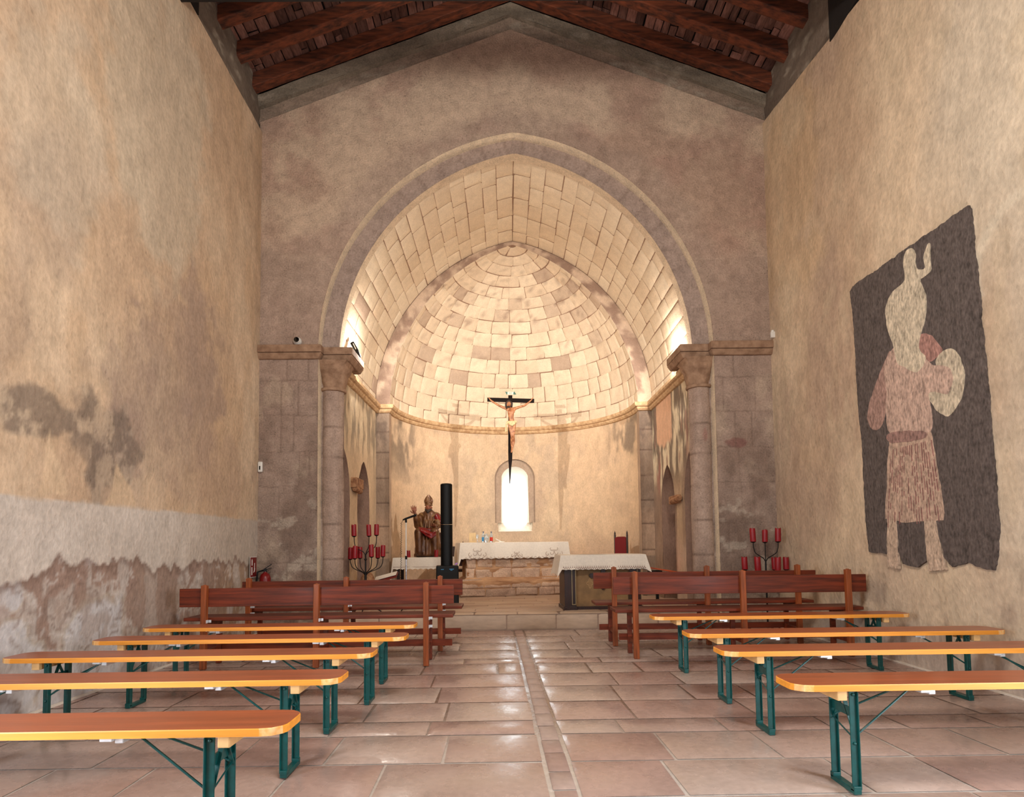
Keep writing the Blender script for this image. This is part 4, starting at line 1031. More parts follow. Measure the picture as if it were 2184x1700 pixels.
blocks(S_, [(0.0, .15), (.14, .31)], lambda q: (-.98, .96), .28, .6, pmap, lambda s, z, rn: mix(lin((220, 174, 130)), lin((160, 112, 78)), fbm(s*4, z*9, 164, 5))*rn.uniform(.85, 1.08), gap=.012, nx=14, ny=8, rnd=r_, jit=.015, depth=.02)
S_.build('plinth_stones', M['stone_dark'], t)
m = MB(); stone_box(m, -.97, -.42, 0, .95, .4, .27, seed=2, amp=.025)
m.add([(-.97, -.42, .26), (.95, -.42, .26), (.86, -.33, .34), (-.86, -.33, .34), (-.97, .4, .26), (-.86, .33, .34), (.95, .4, .26), (.86, .33, .34)], [(0, 1, 2, 3), (4, 0, 3, 5), (1, 6, 7, 2)])
m.build('plinth', M['altar_stone'], t, smooth=False)
m = MB(); m.box((-.93, -.36, .89), (.96, .36, .945)); m.build('top_slab', M['altar_stone'], t, bevel=.006)

def cloth(name, x0, x1, y0, y1, z, drop_f, drop_s, mat, parent=None, scal=.0, nsc=14, flare=.03, th=0, seed=0, drop_s2=None):
    """cloth lying on a table top, hanging over front, back and both sides with soft folds"""
    m = MB(); P = []; nx, ny = 70, 14; r = .02
    def edge(px, py, side, u, drop):
        rows = []
        nxn, nyn = side
        for k, s in enumerate(np.linspace(0, 1, 9)):
            d = drop*s; w = .012*math.sin(u*9+seed)*s+.008*math.sin(u*23+seed*2)*s
            e = scal*abs(math.sin(u*nsc)) if k == 8 else 0
            rows.append((px+nxn*(.008+flare*s+w), py+nyn*(.008+flare*s+w), z-.004-d+e))
        return rows
    vs = []
    for i in range(nx+1):
        for j in range(ny+1):
            x = x0+(x1-x0)*i/nx; y = y0+(y1-y0)*j/ny
            vs.append((x, y, z+.003*math.sin(x*7+y*5+seed)))
    m.add(vs, [(i*(ny+1)+j, (i+1)*(ny+1)+j, (i+1)*(ny+1)+j+1, i*(ny+1)+j+1) for i in range(nx) for j in range(ny)])
    def hang(pts, nrm, drop):
        vs = []; n = len(pts)
        for i, (x, y) in enumerate(pts):
            vs.append((x, y, z)); vs += edge(x, y, nrm, x+y*1.3, drop)
        m.add(vs, [(i*10+j, (i+1)*10+j, (i+1)*10+j+1, i*10+j+1) for i in range(n-1) for j in range(9)])
    xs = np.linspace(x0, x1, nx*2+1); hang([(x, y0) for x in xs], (0, -1), drop_f); hang([(x, y1) for x in xs][::4], (0, 1), drop_f)
    ys = np.linspace(y0, y1, 30); hang([(x0, y) for y in ys], (-1, 0), drop_s); hang([(x1, y) for y in ys], (1, 0), drop_s2 or drop_s)
    # gathered corner folds joining the front and side drops
    for cx, sx in ((x0, -1), (x1, 1)):
        for cy, sy in ((y0, -1), (y1, 1)):
            ds = drop_s if sx < 0 else (drop_s2 or drop_s)
            fa = [(cx, cy, z)] + edge(cx, cy, (0, sy), cx+cy*1.3, drop_f); fb = [(cx, cy, z)] + edge(cx, cy, (sx, 0), cx+cy*1.3, ds)
            fm = [(cx, cy, z)]
            for k, q in enumerate(np.linspace(0, 1, 9)):
                e = (.010+flare*1.5*q); fm.append((cx+sx*e, cy+sy*e, z-.004-max(ds, drop_f)*1.1*q))
            vs = fa+fm+fb
            m.add(vs, [(g*10+j, (g+1)*10+j, (g+1)*10+j+1, g*10+j+1) for g in (0, 1) for j in range(9)])
    return m.build(name, mat, parent, smooth=True)
Ma = Matrix.Translation((A0[0], A0[1], 0)) @ Matrix.Rotation(AZ, 4, 'Z')
c = cloth('altar_cloth', -.97, .99, -.38, .38, 1.155, .29, .40, M['linen'], scal=.014, nsc=24, seed=1); c.matrix_world = Ma
tag(c, 'cream embroidered cloth draped over the stone altar', 'altar cloth')
m = MB()
def spiral(cx, cz, r0, turns, a0, sg, n=26):
    return [(cx+sg*r0*(1-k/n*.85)*math.cos(a0+turns*2*PI*k/n), -.402-.025*((1.155-(cz))/.3), cz+r0*(1-k/n*.85)*math.sin(a0+turns*2*PI*k/n)) for k in range(n+1)]
def yf(z): return -.39-.03*(1.155-z)/.29-.016
for cx, s in ((-.68, 1), (.72, 1), (.03, .62)):
    for sg in (-1, 1):
        for (dx, dz, r0, tu, a0) in ((.055, .075, .055, .7, 2.4), (.12, .05, .045, -.8, 1.2), (.05, .155, .05, .55, 3.6)):
            pts = [(cx+sg*(dx*s)+(p[0]), yf(.89+dz*s), p[2]) for p in spiral(0, .885+dz*s, r0*s, tu, a0, sg)]
            m.tube(pts, .0026, 5)
for k in range(26):
    x = -.9+k*.073; m.tube([(x+q*.012, yf(.9), .886+.012*math.sin(q*1.3+k)) for q in range(5)], .0026, 5)
m.build('embroidery', M['thread'], c)

# ---- right side table with its lace cloth
T0 = (1.31, 8.70)
t = empty('side_table', (T0[0], T0[1], .2), math.radians(2.5), 'dark wooden side altar table under a white lace-edged cloth on the right', 'table')
m = MB(); m.box((-.56, -.30, .70), (.56, .30, .74)); m.build('tabletop', M['dark_wood'], t)
for x0, x1 in ((-.55, -.36), (.36, .55)):
    m = MB(); m.box((x0+.015, -.27, .03), (x1-.015, .27, .70)); m.box((x0, -.285, 0), (x1, .285, .05)); m.box((x0+.03, -.30, -.0), (x0+.08, -.26, .03)); p = m.build('pedestal', M['dark_wood'], t, bevel=.004)
    m = MB(); 
    for a, b in (((x1-.075, .08), (x1-.068, .69)), ((x1-.025, .08), (x1-.018, .69)), ((x1-.075, .075), (x1-.018, .083))): m.box((a[0], -.276, a[1]), (b[0], -.268, b[1]))
    m.build('gilt_edging', M['gold_strip'], p)
m = MB(); m.box((-.36, -.2, .04), (.36, -.18, .70)); p = m.build('front_panel', M['panel_paint'], t)
m = MB()
for cx in (-.17, .2):
    m.tube([(cx+.035*math.cos(a)*(1+.35*math.cos(4*a)), -.205, .36+.05*math.sin(a)*(1+.35*math.cos(4*a))) for a in np.linspace(0, 2*PI, 40)], .0035, 5)
m.build('ornament', M['ornament'], p)
m = MB(); m.box((-.42, -.21, 0), (.42, -.16, .045)); m.build('plinth_rail', M['dark_wood'], t)
# dark cross leaning on the panel
m = MB(); 
m.prism([(-.20, .47), (-.17, .50), (.17, .50), (.20, .47), (.17, .435), (-.17, .435)], -.235, -.212, ax='y')
m.prism([(-.03, .56), (0, .585), (.03, .56), (.03, .30), (0, .265), (-.03, .30)], -.238, -.209, ax='y')
o = m.build('panel_cross', M['dark_wood'], None, bevel=.003); o.matrix_world = Matrix.Translation((T0[0]+.01, T0[1], .2)) @ Matrix.Rotation(math.radians(2.5), 4, 'Z')
tag(o, 'dark pointed cross fixed on the ochre front panel of the side table', 'cross')
c = cloth('lace_cloth', -.58, .58, -.32, .32, .757, .20, .27, M['linen'], scal=.008, nsc=40, seed=4, flare=.04, drop_s2=.22)
c.matrix_world = Matrix.Translation((T0[0], T0[1], .2)) @ Matrix.Rotation(math.radians(2.5), 4, 'Z'); tag(c, 'white cloth with a diamond lace border on the right side table', 'tablecloth')
m = MB(); n = 38
for k in range(n):
    x = -.555+1.11*k/(n-1); m.prism([(x-.009, .59), (x, .598), (x+.009, .59), (x, .582)], -.372, -.3655, ax='y'); m.prism([(x+.006, .573), (x+.0145, .581), (x+.023, .573), (x+.0145, .565)], -.374, -.367, ax='y')
    m.prism([(x-.0035, .608), (x, .612), (x+.0035, .608), (x, .604)], -.37, -.364, ax='y')
m.build('lace_openings', M['lace'], c)

# ---- left table behind the microphone, carrying the statue
t = empty('statue_table', (-1.43, 10.66, .2), 0, 'small dark table under a white scalloped cloth, carrying the bishop statue', 'table')
m = MB(); m.box((-.46, -.25, .66), (.46, .25, .70)); m.build('tabletop', M['dark_wood'], t)
for x in (-.42, .42):
    for y in (-.2, .2):
        m = MB(); m.box((x-.025, y-.025, 0), (x+.025, y+.025, .66)); m.build('leg', M['dark_wood'], t)
m = MB(); m.box((-.42, -.012, .12), (.42, .012, .16)); m.build('stretcher', M['dark_wood'], t)
c = cloth('statue_table_cloth', -.49, .49, -.28, .28, .712, .20, .42, M['linen'], scal=.016, nsc=36, seed=7, flare=.035)
c.location = (-1.43, 10.66, .2); tag(c, 'white cloth with a scalloped hem on the table under the bishop statue', 'tablecloth')
m = MB()
for k in range(60):
    x = -.48+k*.0163; m.prism([(x-.004, .555), (x, .562), (x+.004, .555), (x, .548)], -.328, -.321, ax='y')
m.build('lace_openings', M['lace'], c)

# ---- seated bishop statue
def fused(mb, name, mat, parent, voxel=.012, sm=4):
    o = mb.build(name, mat, parent, smooth=True)
    r = o.modifiers.new('fuse', 'REMESH'); r.mode = 'VOXEL'; r.voxel_size = voxel; r.use_smooth_shade = True
    if sm: s = o.modifiers.new('soften', 'SMOOTH'); s.iterations = sm; s.factor = .5
    return o
st = empty('bishop_statue', (-1.36, 10.72, .918), math.radians(-4), 'gilded seated bishop statue with a mitre, red drapery and a raised hand', 'statue')
m = MB()  # robed body on its chair
m.limb([(0, 0, .205), (0, 0, .28), (0, .02, .42)], [.195, .19, .165]); m.limb([(-.12, -.03, .14), (.14, -.03, .14)], [.13, .13]); m.prism([(.25*math.cos(a), -.02+.19*math.sin(a)) for a in np.linspace(0, 2*PI, 24)[:-1]], .004, .12)
m.box((-.245, -.12, 0), (.26, .15, .05)); m.box((-.23, .02, .03), (.24, .15, .42))
m.limb([(0, .03, .42), (0, .02, .60), (0, .0, .72)], [.155, .15, .12])
m.limb([(-.12, .02, .70), (.12, .02, .70)], [.085, .085]); m.limb([(0, 0, .76), (0, -.01, .82)], [.06, .055])
m.limb([(-.10, -.02, .42), (-.14, -.18, .42), (-.13, -.19, .09)], [.10, .085, .07]); m.limb([(.10, -.02, .42), (.13, -.17, .43), (.14, -.18, .09)], [.10, .085, .07])
m.limb([(-.14, .01, .70), (-.19, -.04, .55), (-.205, -.10, .66), (-.21, -.12, .72)], [.07, .07, .055, .04])
m.limb([(.14, .01, .70), (.20, -.03, .56), (.15, -.15, .53)], [.075, .065, .045])
for k in range(13):
    a = -1.5+3.0*k/12; x = .20*math.sin(a); m.limb([(x*.95, -.05-.15*math.cos(a), .36), (x*1.12, -.06-.16*math.cos(a), .035)], [.013, .022])
for x in (-.05, .0, .05): m.limb([(x, -.10, .72), (x*1.4, -.15, .50)], [.012, .013])
fused(m, 'robed_body', M['gilt'], st, .011, 3)
m = MB(); m.limb([(-.13, -.03, .74), (-.06, -.07, .70), (0, -.11, .60), (.06, -.07, .70), (.13, -.03, .74)], [.03, .03, .028, .03, .03]); m.limb([(-.17, .0, .70), (-.10, -.10, .52), (0, -.15, .43), (.10, -.11, .50), (.17, 0, .68)], [.028, .03, .03, .03, .028])
m.limb([(-.03, -.12, .62), (-.035, -.155, .45)], [.022, .022]); m.limb([(.03, -.12, .62), (.035, -.155, .45)], [.022, .022]); fused(m, 'cope', M['gilt2'], st, .009, 3)
m = MB(); m.limb([(-.10, -.22, .455), (-.01, -.235, .42), (.08, -.24, .37), (.16, -.2, .41)], [.034, .042, .052, .04]); m.limb([(-.13, -.17, .475), (0, -.17, .45), (.16, -.15, .45)], [.042, .045, .05]); m.limb([(-.09, -.25, .45), (.0, -.27, .37), (.09, -.285, .32), (.17, -.25, .37)], [.012, .014, .014, .012]); m.limb([(-.12, -.235, .46), (-.03, -.27, .42), (.07, -.285, .39), (.16, -.25, .43)], [.01, .012, .012, .01])
fused(m, 'red_drapery', M['statue_red'], st, .009, 3)
m = MB(); m.limb([(.145, -.02, .70), (.19, -.055, .60)], [.062, .06]); fused(m, 'red_sleeve', M['statue_red'], st, .01, 2)
m = MB()  # head with face
m.ball((0, -.03, .855), (.056, .066, .075), 12); m.ball((0, -.095, .85), (.010, .016, .018), 8); m.ball((-.022, -.085, .872), (.012, .008, .007), 6); m.ball((.022, -.085, .872), (.012, .008, .007), 6)
m.ball((0, -.09, .825), (.018, .01, .006), 6); m.ball((-.057, -.03, .855), (.01, .014, .02), 6); m.ball((.057, -.03, .855), (.01, .014, .02), 6); m.limb([(-.028, -.088, .885), (.028, -.088, .885)], [.008, .008])
hd = fused(m, 'head', M['statue_skin'], st, .005, 2)
m = MB(); m.limb([(-.04, -.06, .82), (0, -.085, .785), (.04, -.06, .82)], [.024, .034, .024]); m.limb([(0, -.085, .79), (0, -.095, .755)], [.028, .018]); fused(m, 'beard', M['hair'], hd, .006, 1)
m = MB(); vs = []; n = 28; prof = [(.062, .893), (.068, .92), (.078, .96), (.080, .985), (.066, 1.02), (.040, 1.055), (.012, 1.085)]
for i, (r, z) in enumerate(prof):
    for k in range(n):
        a = 2*PI*k/n; vs.append((r*math.cos(a), -.025+r*(.85-.1*i)*math.sin(a)*(.9 if i < 4 else .75), z))
m.add(vs, [(i*n+k, i*n+(k+1) % n, (i+1)*n+(k+1) % n, (i+1)*n+k) for i in range(len(prof)-1) for k in range(n)]+[tuple(range((len(prof)-1)*n, len(prof)*n))])
mt = m.build('mitre', M['gilt'], st, smooth=True)
m = MB(); m.tube([(.066*math.cos(a), -.025+.06*math.sin(a), .90) for a in np.linspace(0, 2*PI, 30)], .008, 6); m.tube([(0, -.083, .90), (0, -.088, .97), (0, -.055, 1.05)], .009, 6); m.ball((-.035, -.078, .955), .012, 6); m.ball((.035, -.078, .955), .012, 6)
m.build('mitre_band', M['gilt2'], mt, smooth=True)
def hand(name, parent, base, up, side, sc, mat, curl=.2):
    """palm with four unequal fingers and a thumb"""
    b = Vector(base); u = Vector(up).normalized(); s = Vector(side).normalized(); f = u.cross(s).normalized(); m = MB()
    m.limb([b, b+u*.045*sc], [.017*sc, .019*sc]); m.limb([b+u*.05*sc-s*.02*sc, b+u*.05*sc+s*.02*sc], [.013*sc, .013*sc])
    for k, (o, L) in enumerate(((-.027, .058), (-.009, .070), (.009, .066), (.026, .050))):
        p = b+u*.058*sc+s*o*sc; d = (u+s*o*4).normalized(); c_ = curl*(1+k*.9)
        p1 = p+d*L*.45*sc+f*.2*c_*L*sc; p2 = p1+(d+f*c_).normalized()*L*.35*sc; p3 = p2+(d+f*c_*2).normalized()*L*.25*sc
        m.limb([p, p1, p2, p3], [.0085*sc, .008*sc, .007*sc, .006*sc], step=.5)
    p = b+u*.018*sc-s*.022*sc; m.limb([p, p+(u*.6-s).normalized()*.028*sc, p+(u*1.0-s*.9).normalized()*.052*sc+f*.01*sc], [.011*sc, .009*sc, .007*sc], step=.5)
    return fused(m, name, mat, parent, .0045*sc, 1)
hand('blessing_hand', st, (-.213, -.125, .745), (-.25, -.1, 1), (1, 0, .2), 1.25, M['statue_skin'], .25)
hand('resting_hand', st, (.15, -.16, .53), (-.4, -1, -.1), (1, -.3, 0), 1.05, M['statue_skin'], .5)
m = MB(); m.limb([(.17, -.11, .60), (.19, -.13, .56)], [.05, .035]); m.tube([(.135+.05*math.cos(a), -.12+.02*math.sin(a), .60+.04*math.sin(a)) for a in np.linspace(0, 2*PI, 16)], .012, 6); fused(m, 'sleeve_cuff', M['gilt2'], st, .009, 1)

def candle(name, loc, h, r, label, group, holder=None, seed=0):
    m = MB(); rnd = random.Random(seed); n = 18; lean = rnd.uniform(-.006, .006)
    prof = [(r*.97, 0), (r, .006), (r*1.0, h*.5), (r*.98, h*.92), (r*.93, h), (r*.75, h-.004), (r*.45, h-.012)]
    vs = []
    for i, (rr, z) in enumerate(prof):
        for k in range(n):
            a = 2*PI*k/n; dz = (0.005*math.sin(a*2+seed)+.003*math.sin(a*3+seed*2)) if i >= 3 and i < 6 else 0
            vs.append((rr*math.cos(a)+lean*z/h, rr*math.sin(a), z+dz*(z/h)))
    m.add(vs, [(i*n+k, i*n+(k+1) % n, (i+1)*n+(k+1) % n, (i+1)*n+k) for i in range(len(prof)-1) for k in range(n)]+[tuple(range(n))[::-1], tuple(range((len(prof)-1)*n, len(prof)*n))])
    o = m.build(name, M['candle'], None, smooth=True); o.location = loc; tag(o, label, 'candle', group)
    m = MB(); m.tube([(0, 0, h-.014), (.001, .001, h+.004), (.004, 0, h+.01)], .0018, 5); m.build('wick', M['wick'], o)
    return o
candle('candle', (-1.68, 10.48, .916), .115, .033, 'red candle behind the microphone stand, left of the bishop statue', 'red candles on the statue table', seed=1)
candle('candle', (-1.205, 10.44, .916), .12, .033, 'red candle in front of the right foot of the bishop statue', 'red candles on the statue table', seed=2)

# ---- wrought iron candlesticks
def candlestick(loc, arms, tops, zhub, zfork, label, cname, where, scale=1, foot=.22, zknot=None):
    t = empty('candlestick', loc, 0, label, 'candlestick')
    m = MB(); m.tube([(0, 0, .05), (0, 0, zfork)], .011, 8); m.tube([(0, 0, zhub-.10), (0, 0, zhub)], [.019, .015], 8); 
    if zknot: m.lathe([(.011, -.015), (.02, -.006), (.02, .006), (.011, .015)], (0, 0, zknot), 10)
    m.build('stem', M['iron'], t, smooth=True)
    for k in range(3):
        a = 2*PI*k/3+.5; m = MB(); m.tube([(0, 0, .10), (foot*.4*math.cos(a), foot*.4*math.sin(a), .09), (foot*.8*math.cos(a), foot*.8*math.sin(a), .035), (foot*math.cos(a), foot*math.sin(a), .008)], .008, 7); m.build('foot', M['iron'], t, smooth=True)
    for j, (lst, zb) in enumerate(((arms, zhub), (tops, zfork))):
        for (x, y, z, h, r, lab) in lst:
            m = MB(); b = zb
            if abs(x)+abs(y) < .06 and j == 1: pts = [(0, 0, b-.01), (x*.5, y*.5, (b+z)/2), (x, y, z)]
            else:
                pts = [(0, 0, b-.02), (x*.18, y*.18, b+.03), (x*.55, y*.55, b+.065), (x*.84, y*.84, b+.10), (x*.97, y*.97, b+.155), (x, y, max(z-.03, b+.19)), (x, y, z)]
                if z < b+.21: pts = pts[:-2]+[(x, y, z)]
            # smooth the run
            q = []
            for i in range(len(pts)-1):
                p0 = Vector(pts[max(i-1, 0)]); p1 = Vector(pts[i]); p2 = Vector(pts[i+1]); p3 = Vector(pts[min(i+2, len(pts)-1)])
                for s in range(5):
                    u = s/5; q.append(.5*((2*p1)+(p2-p0)*u+(2*p0-5*p1+4*p2-p3)*u*u+(3*p1-p0-3*p2+p3)*u**3))
            q.append(Vector(pts[-1])); m.tube(q, .006, 7); m.lathe([(.012, -.012), (r*.9, 0), (r*.95, .004), (0.01, .005)], (x, y, z), 14); m.build('arm', M['iron'], t, smooth=True)
            candle('candle', (loc[0]+x, loc[1]+y, loc[2]+z+.005), h, r, lab, cname, seed=int(abs(x)*997+z*331))
    return t
Lz = .2
candlestick((-1.94, 8.42, Lz), [
    (-.214, .02, .735, .155, .033, 'red candle at the far left of the lower ring, left candlestick'),
    (-.122, -.10, .745, .165, .035, 'red candle at front left of the lower ring, left candlestick'),
    (-.10, .10, .745, .155, .033, 'red candle hidden behind the front left one, lower ring of the left candlestick'),
    (.105, -.11, .765, .16, .034, 'red candle at front right of the lower ring, left candlestick'),
    (.145, .11, .745, .15, .033, 'red candle half hidden at back right of the lower ring, left candlestick'),
    (.235, .01, .765, .15, .033, 'red candle at the far right of the lower ring, left candlestick')],
    [(-.158, 0, 1.05, .155, .035, 'red candle top left on the left candlestick'),
     (.052, -.02, 1.05, .15, .033, 'red candle top middle on the left candlestick'),
     (.145, .02, 1.06, .145, .033, 'red candle top right with a torn rim on the left candlestick')],
    .52, .80, 'tall black iron candlestick with nine red candles by the left column', 'red candles of the left candlestick', 'left', zknot=.73)
candlestick((3.235, 7.62, 0), [
    (-.255, .02, .76, .155, .036, 'red candle at the far left of the lower ring, right candlestick'),
    (-.12, -.05, .745, .17, .038, 'red candle left of the stem, lower ring of the right candlestick'),
    (.115, -.08, .745, .165, .036, 'red candle right of the stem, lower ring of the right candlestick'),
    (.15, .09, .75, .15, .034, 'red candle partly behind its neighbour, lower ring of the right candlestick'),
    (.255, .0, .755, .15, .036, 'red candle beside the right wall, lower ring of the right candlestick')],
    [(-.148, 0, 1.105, .165, .036, 'red candle top left on the right candlestick'),
     (.0, 0, 1.10, .15, .034, 'red candle top middle on the right candlestick'),
     (.165, 0, 1.105, .165, .036, 'red candle top right on the right candlestick')],
    .58, .87, 'tall black iron candlestick with red candles in the right corner', 'red candles of the right candlestick', 'right', foot=.24)

# ---- hanging crucifix
cr = empty('crucifix', (.105, 11.25, 2.24), 0, 'dark wooden crucifix hanging in front of the apse window', 'crucifix')
m = MB(); vs = []
for z, hw, x in ((.0, .006, -.035), (.10, .012, -.030), (.30, .022, -.025), (.44, .036, -.02), (.60, .04, -.017), (1.655, .038, -.005)):
    vs += [(x-hw, -.012, z), (x+hw, -.012, z), (x+hw, .016, z), (x-hw, .016, z)]
m.add(vs, [(4*i+k, 4*i+(k+1) % 4, 4*i+4+(k+1) % 4, 4*i+4+k) for i in range(5) for k in range(4)]+[(0, 3, 2, 1), (20, 21, 22, 23)]); m.build('upright', M['cross'], cr, bevel=.003)
m = MB(); m.bar((-.435, -.002, 1.578), (.44, -.002, 1.545), .03, .074, up=(0, 0, 1)); m.build('crossbar', M['cross'], cr, bevel=.003)
m = MB()
m.limb([(.02, -.05, 1.14), (.005, -.055, 1.22), (.0, -.06, 1.31), (.01, -.055, 1.37)], [.052, .048, .062, .052])            # pelvis, waist, chest
m.limb([(-.055, -.05, 1.38), (.07, -.05, 1.385)], [.034, .034]); m.limb([(-.03, -.075, 1.33), (.045, -.075, 1.335)], [.034, .034]); m.limb([(.0, -.055, 1.40), (-.015, -.075, 1.445)], [.022, .02])
m.limb([(-.065, -.045, 1.39), (-.15, -.03, 1.425), (-.245, -.02, 1.475), (-.33, -.02, 1.53), (-.385, -.022, 1.575)], [.028, .024, .020, .017, .012])
m.limb([(.08, -.045, 1.395), (.16, -.03, 1.425), (.26, -.02, 1.455), (.325, -.02, 1.505), (.39, -.022, 1.56)], [.028, .024, .020, .017, .012])
m.limb([(-.015, -.055, 1.12), (-.005, -.075, 1.00), (.015, -.085, .875)], [.044, .036, .027]); m.limb([(.055, -.055, 1.12), (.05, -.075, .99), (.04, -.08, .885)], [.042, .036, .027])
m.limb([(.015, -.085, .875), (.01, -.05, .76), (.012, -.035, .655)], [.026, .026, .016]); m.limb([(.04, -.08, .885), (.05, -.045, .78), (.026, -.045, .66)], [.026, .024, .015])
m.limb([(.012, -.035, .655), (.004, -.06, .60), (.002, -.066, .57)], [.016, .015, .010]); m.limb([(.026, -.045, .66), (.018, -.075, .61), (.012, -.082, .58)], [.015, .014, .010])
for sg, hx, hz in ((-1, -.392, 1.585), (1, .397, 1.57)):
    for k in range(4): m.limb([(hx+sg*.0, -.026, hz), (hx+sg*(.008+.006*k), -.034-.003*k, hz+.034-.006*k)], [.007, .0045], step=.6)
    m.limb([(hx-sg*.004, -.03, hz), (hx-sg*.018, -.038, hz+.018)], [.006, .0045], step=.6)
body = fused(m, 'carved_body', M['corpus'], cr, .0065, 2)
m = MB(); m.ball((-.035, -.10, 1.46), (.040, .045, .052), 10, rot=Matrix.Rotation(.35, 3, 'X') @ Matrix.Rotation(.2, 3, 'Y')); m.ball((-.038, -.147, 1.447), (.007, .012, .012), 6); m.ball((-.052, -.14, 1.462), (.007, .005, .005), 5); m.ball((-.024, -.141, 1.462), (.007, .005, .005), 5); m.ball((-.038, -.142, 1.43), (.011, .006, .004), 5)
fc = fused(m, 'head', M['corpus'], body, .004, 1)
m = MB(); m.limb([(-.085, -.085, 1.43), (-.078, -.085, 1.48), (-.035, -.088, 1.515), (.012, -.085, 1.48), (.015, -.08, 1.43)], [.022, .03, .034, .03, .022]); m.limb([(-.04, -.06, 1.49), (-.03, -.05, 1.42)], [.045, .035]); m.limb([(-.088, -.085, 1.44), (-.08, -.095, 1.385)], [.02, .012]); m.limb([(-.05, -.135, 1.415), (-.036, -.14, 1.40), (-.024, -.135, 1.415)], [.014, .018, .014])
fused(m, 'hair', M['hair'], body, .006, 1)
m = MB(); m.limb([(-.05, -.06, 1.135), (.02, -.085, 1.12), (.085, -.06, 1.14)], [.03, .036, .03]); m.limb([(-.045, -.02, 1.14), (.02, 0, 1.14), (.08, -.02, 1.14)], [.03, .034, .03]); m.limb([(-.02, -.09, 1.10), (.02, -.105, 1.075), (.06, -.09, 1.10)], [.025, .026, .024])
m.limb([(-.06, -.06, 1.14), (-.085, -.065, 1.09), (-.095, -.06, 1.02), (-.105, -.055, .96)], [.02, .016, .014, .011]); m.limb([(-.09, -.055, 1.06), (-.075, -.055, .97)], [.012, .009]); fused(m, 'loincloth', M['loin'], body, .0065, 1)
m = MB(); m.prism([(-.055, 0), (.055, 0), (.062, .045), (-.05, .048)], -.03, -.026, ax='y'); sc = m.build('title_board', M['scroll'], cr); sc.location = (-.005, 0, 1.665)
m = MB(); m.prism([(-.055, .0), (-.05, .048), (-.10, .052), (-.082, .03), (-.075, .0)], -.033, -.028, ax='y'); m.prism([(.055, 0), (.062, .045), (.08, .055), (.098, .02), (.115, .0), (.08, -.006)], -.033, -.028, ax='y'); m.build('scroll_ends', M['scroll_end'], sc)
def lettering(txt, size, mat, name, parent, loc, rot, ext=.0006):
    cu = bpy.data.curves.new(name, 'FONT'); cu.body = txt; cu.size = size; cu.align_x = 'CENTER'; cu.align_y = 'CENTER'; cu.extrude = ext
    tmp = bpy.data.objects.new('tmp', cu); COL.objects.link(tmp); bpy.context.view_layer.update()
    me = bpy.data.meshes.new_from_object(tmp.evaluated_get(bpy.context.evaluated_depsgraph_get())); bpy.data.objects.remove(tmp); bpy.data.curves.remove(cu)
    me.materials.clear(); me.materials.append(mat); o = bpy.data.objects.new(name, me); COL.objects.link(o); o.parent = parent; o.location = loc; o.rotation_euler = rot; return o
lettering('INRI', .036, M['ink'], 'lettering', sc, (.004, -.0315, .0235), (PI/2, 0, 0))
m = MB(); m.tube([(0, .012, 1.65), (-.01, .014, 4.02)], .0016, 5); m.build('hanging_wire', M['steel'], cr)
m = MB(); m.tube([(.095, 11.26, 6.255), (.095, 11.24, 6.30), (.10, 11.25, 6.5)], .012, 6); m.tube([(.05, 11.25, 6.30), (.15, 11.25, 6.30)], .006, 6)
tag(m.build('ceiling_hook', M['iron']), 'small black iron hook near the crown of the half dome', 'hook')

# ---- column loudspeaker
sp = empty('loudspeaker', (-.885, 9.02, .2), math.radians(6), 'slim black column loudspeaker on a boxy bass unit left of the altar', 'loudspeaker')
m = MB(); m.box((-.155, -.19, .0), (.17, .19, .615)); b = m.build('bass_box', M['black'], sp, bevel=.015)
m = MB(); m.box((-.14, -.196, .03), (.155, -.19, .52)); m.build('grille', M['black_cloth'], b)
m = MB(); m.box((-.085, -.193, .560), (-.045, -.1905, .569)); m.box((.035, -.193, .562), (.10, -.1905, .571)); m.box((.05, -.193, .548), (.08, -.1905, .555)); m.build('front_marks', M['label_blue'], b)
for k, (z0, z1) in enumerate(((.61, 1.215), (1.222, 1.825))):
    m = MB(); pts = [(.088*math.cos(a), .07*math.sin(a)) for a in np.linspace(0, 2*PI, 28)[:-1]]
    m.prism(pts, z0, z1-(0 if k == 0 else .015)); 
    if k: m.lathe([(.086, 0), (.075, .012), (.03, .018)], (0, 0, z1-.015), 24)
    m.build('column_section', M['black'], sp, smooth=True)
m = MB(); m.bar((.118, -.10, .63), (.155, -.10, .65), .03, .02); m.build('foil_tag', M['purple'], sp)

# ---- microphone on its stand
ms = empty('microphone_stand', (-1.45, 8.82, .2), 0, 'chrome microphone stand with a slanting boom in front of the statue', 'microphone stand')
m = MB(); m.tube([(0, 0, .02), (0, 0, .74)], .0115, 10); m.build('lower_tube', M['steel'], ms, smooth=True)
m = MB(); m.tube([(0, 0, .74), (0, 0, 1.27)], .0085, 10); m.build('upper_tube', M['white'], ms, smooth=True)
m = MB(); m.tube([(0, 0, .715), (0, 0, .765)], .016, 10); m.tube([(0, 0, 1.245), (0, 0, 1.30)], .015, 10); m.build('clutch', M['black'], ms, smooth=True)
for k in range(3):
    a = 2*PI*k/3+.4; m = MB(); m.tube([(0, 0, .06), (.24*math.cos(a), .24*math.sin(a), .008)], .008, 7); m.build('foot', M['black'], ms, smooth=True)
mm = MB(); mm.tube([(-.045, 0, 1.285), (-.01, 0, 1.30), (.15, 0, 1.355)], [.010, .014, .017], 10); tag_o = mm.build('microphone', M['black'], None, smooth=True); tag_o.location = ms.location; tag(tag_o, 'black microphone pointing right towards the statue hand', 'microphone')
m = MB(); pts = [(-.045, 0, 1.285)]; n = 240
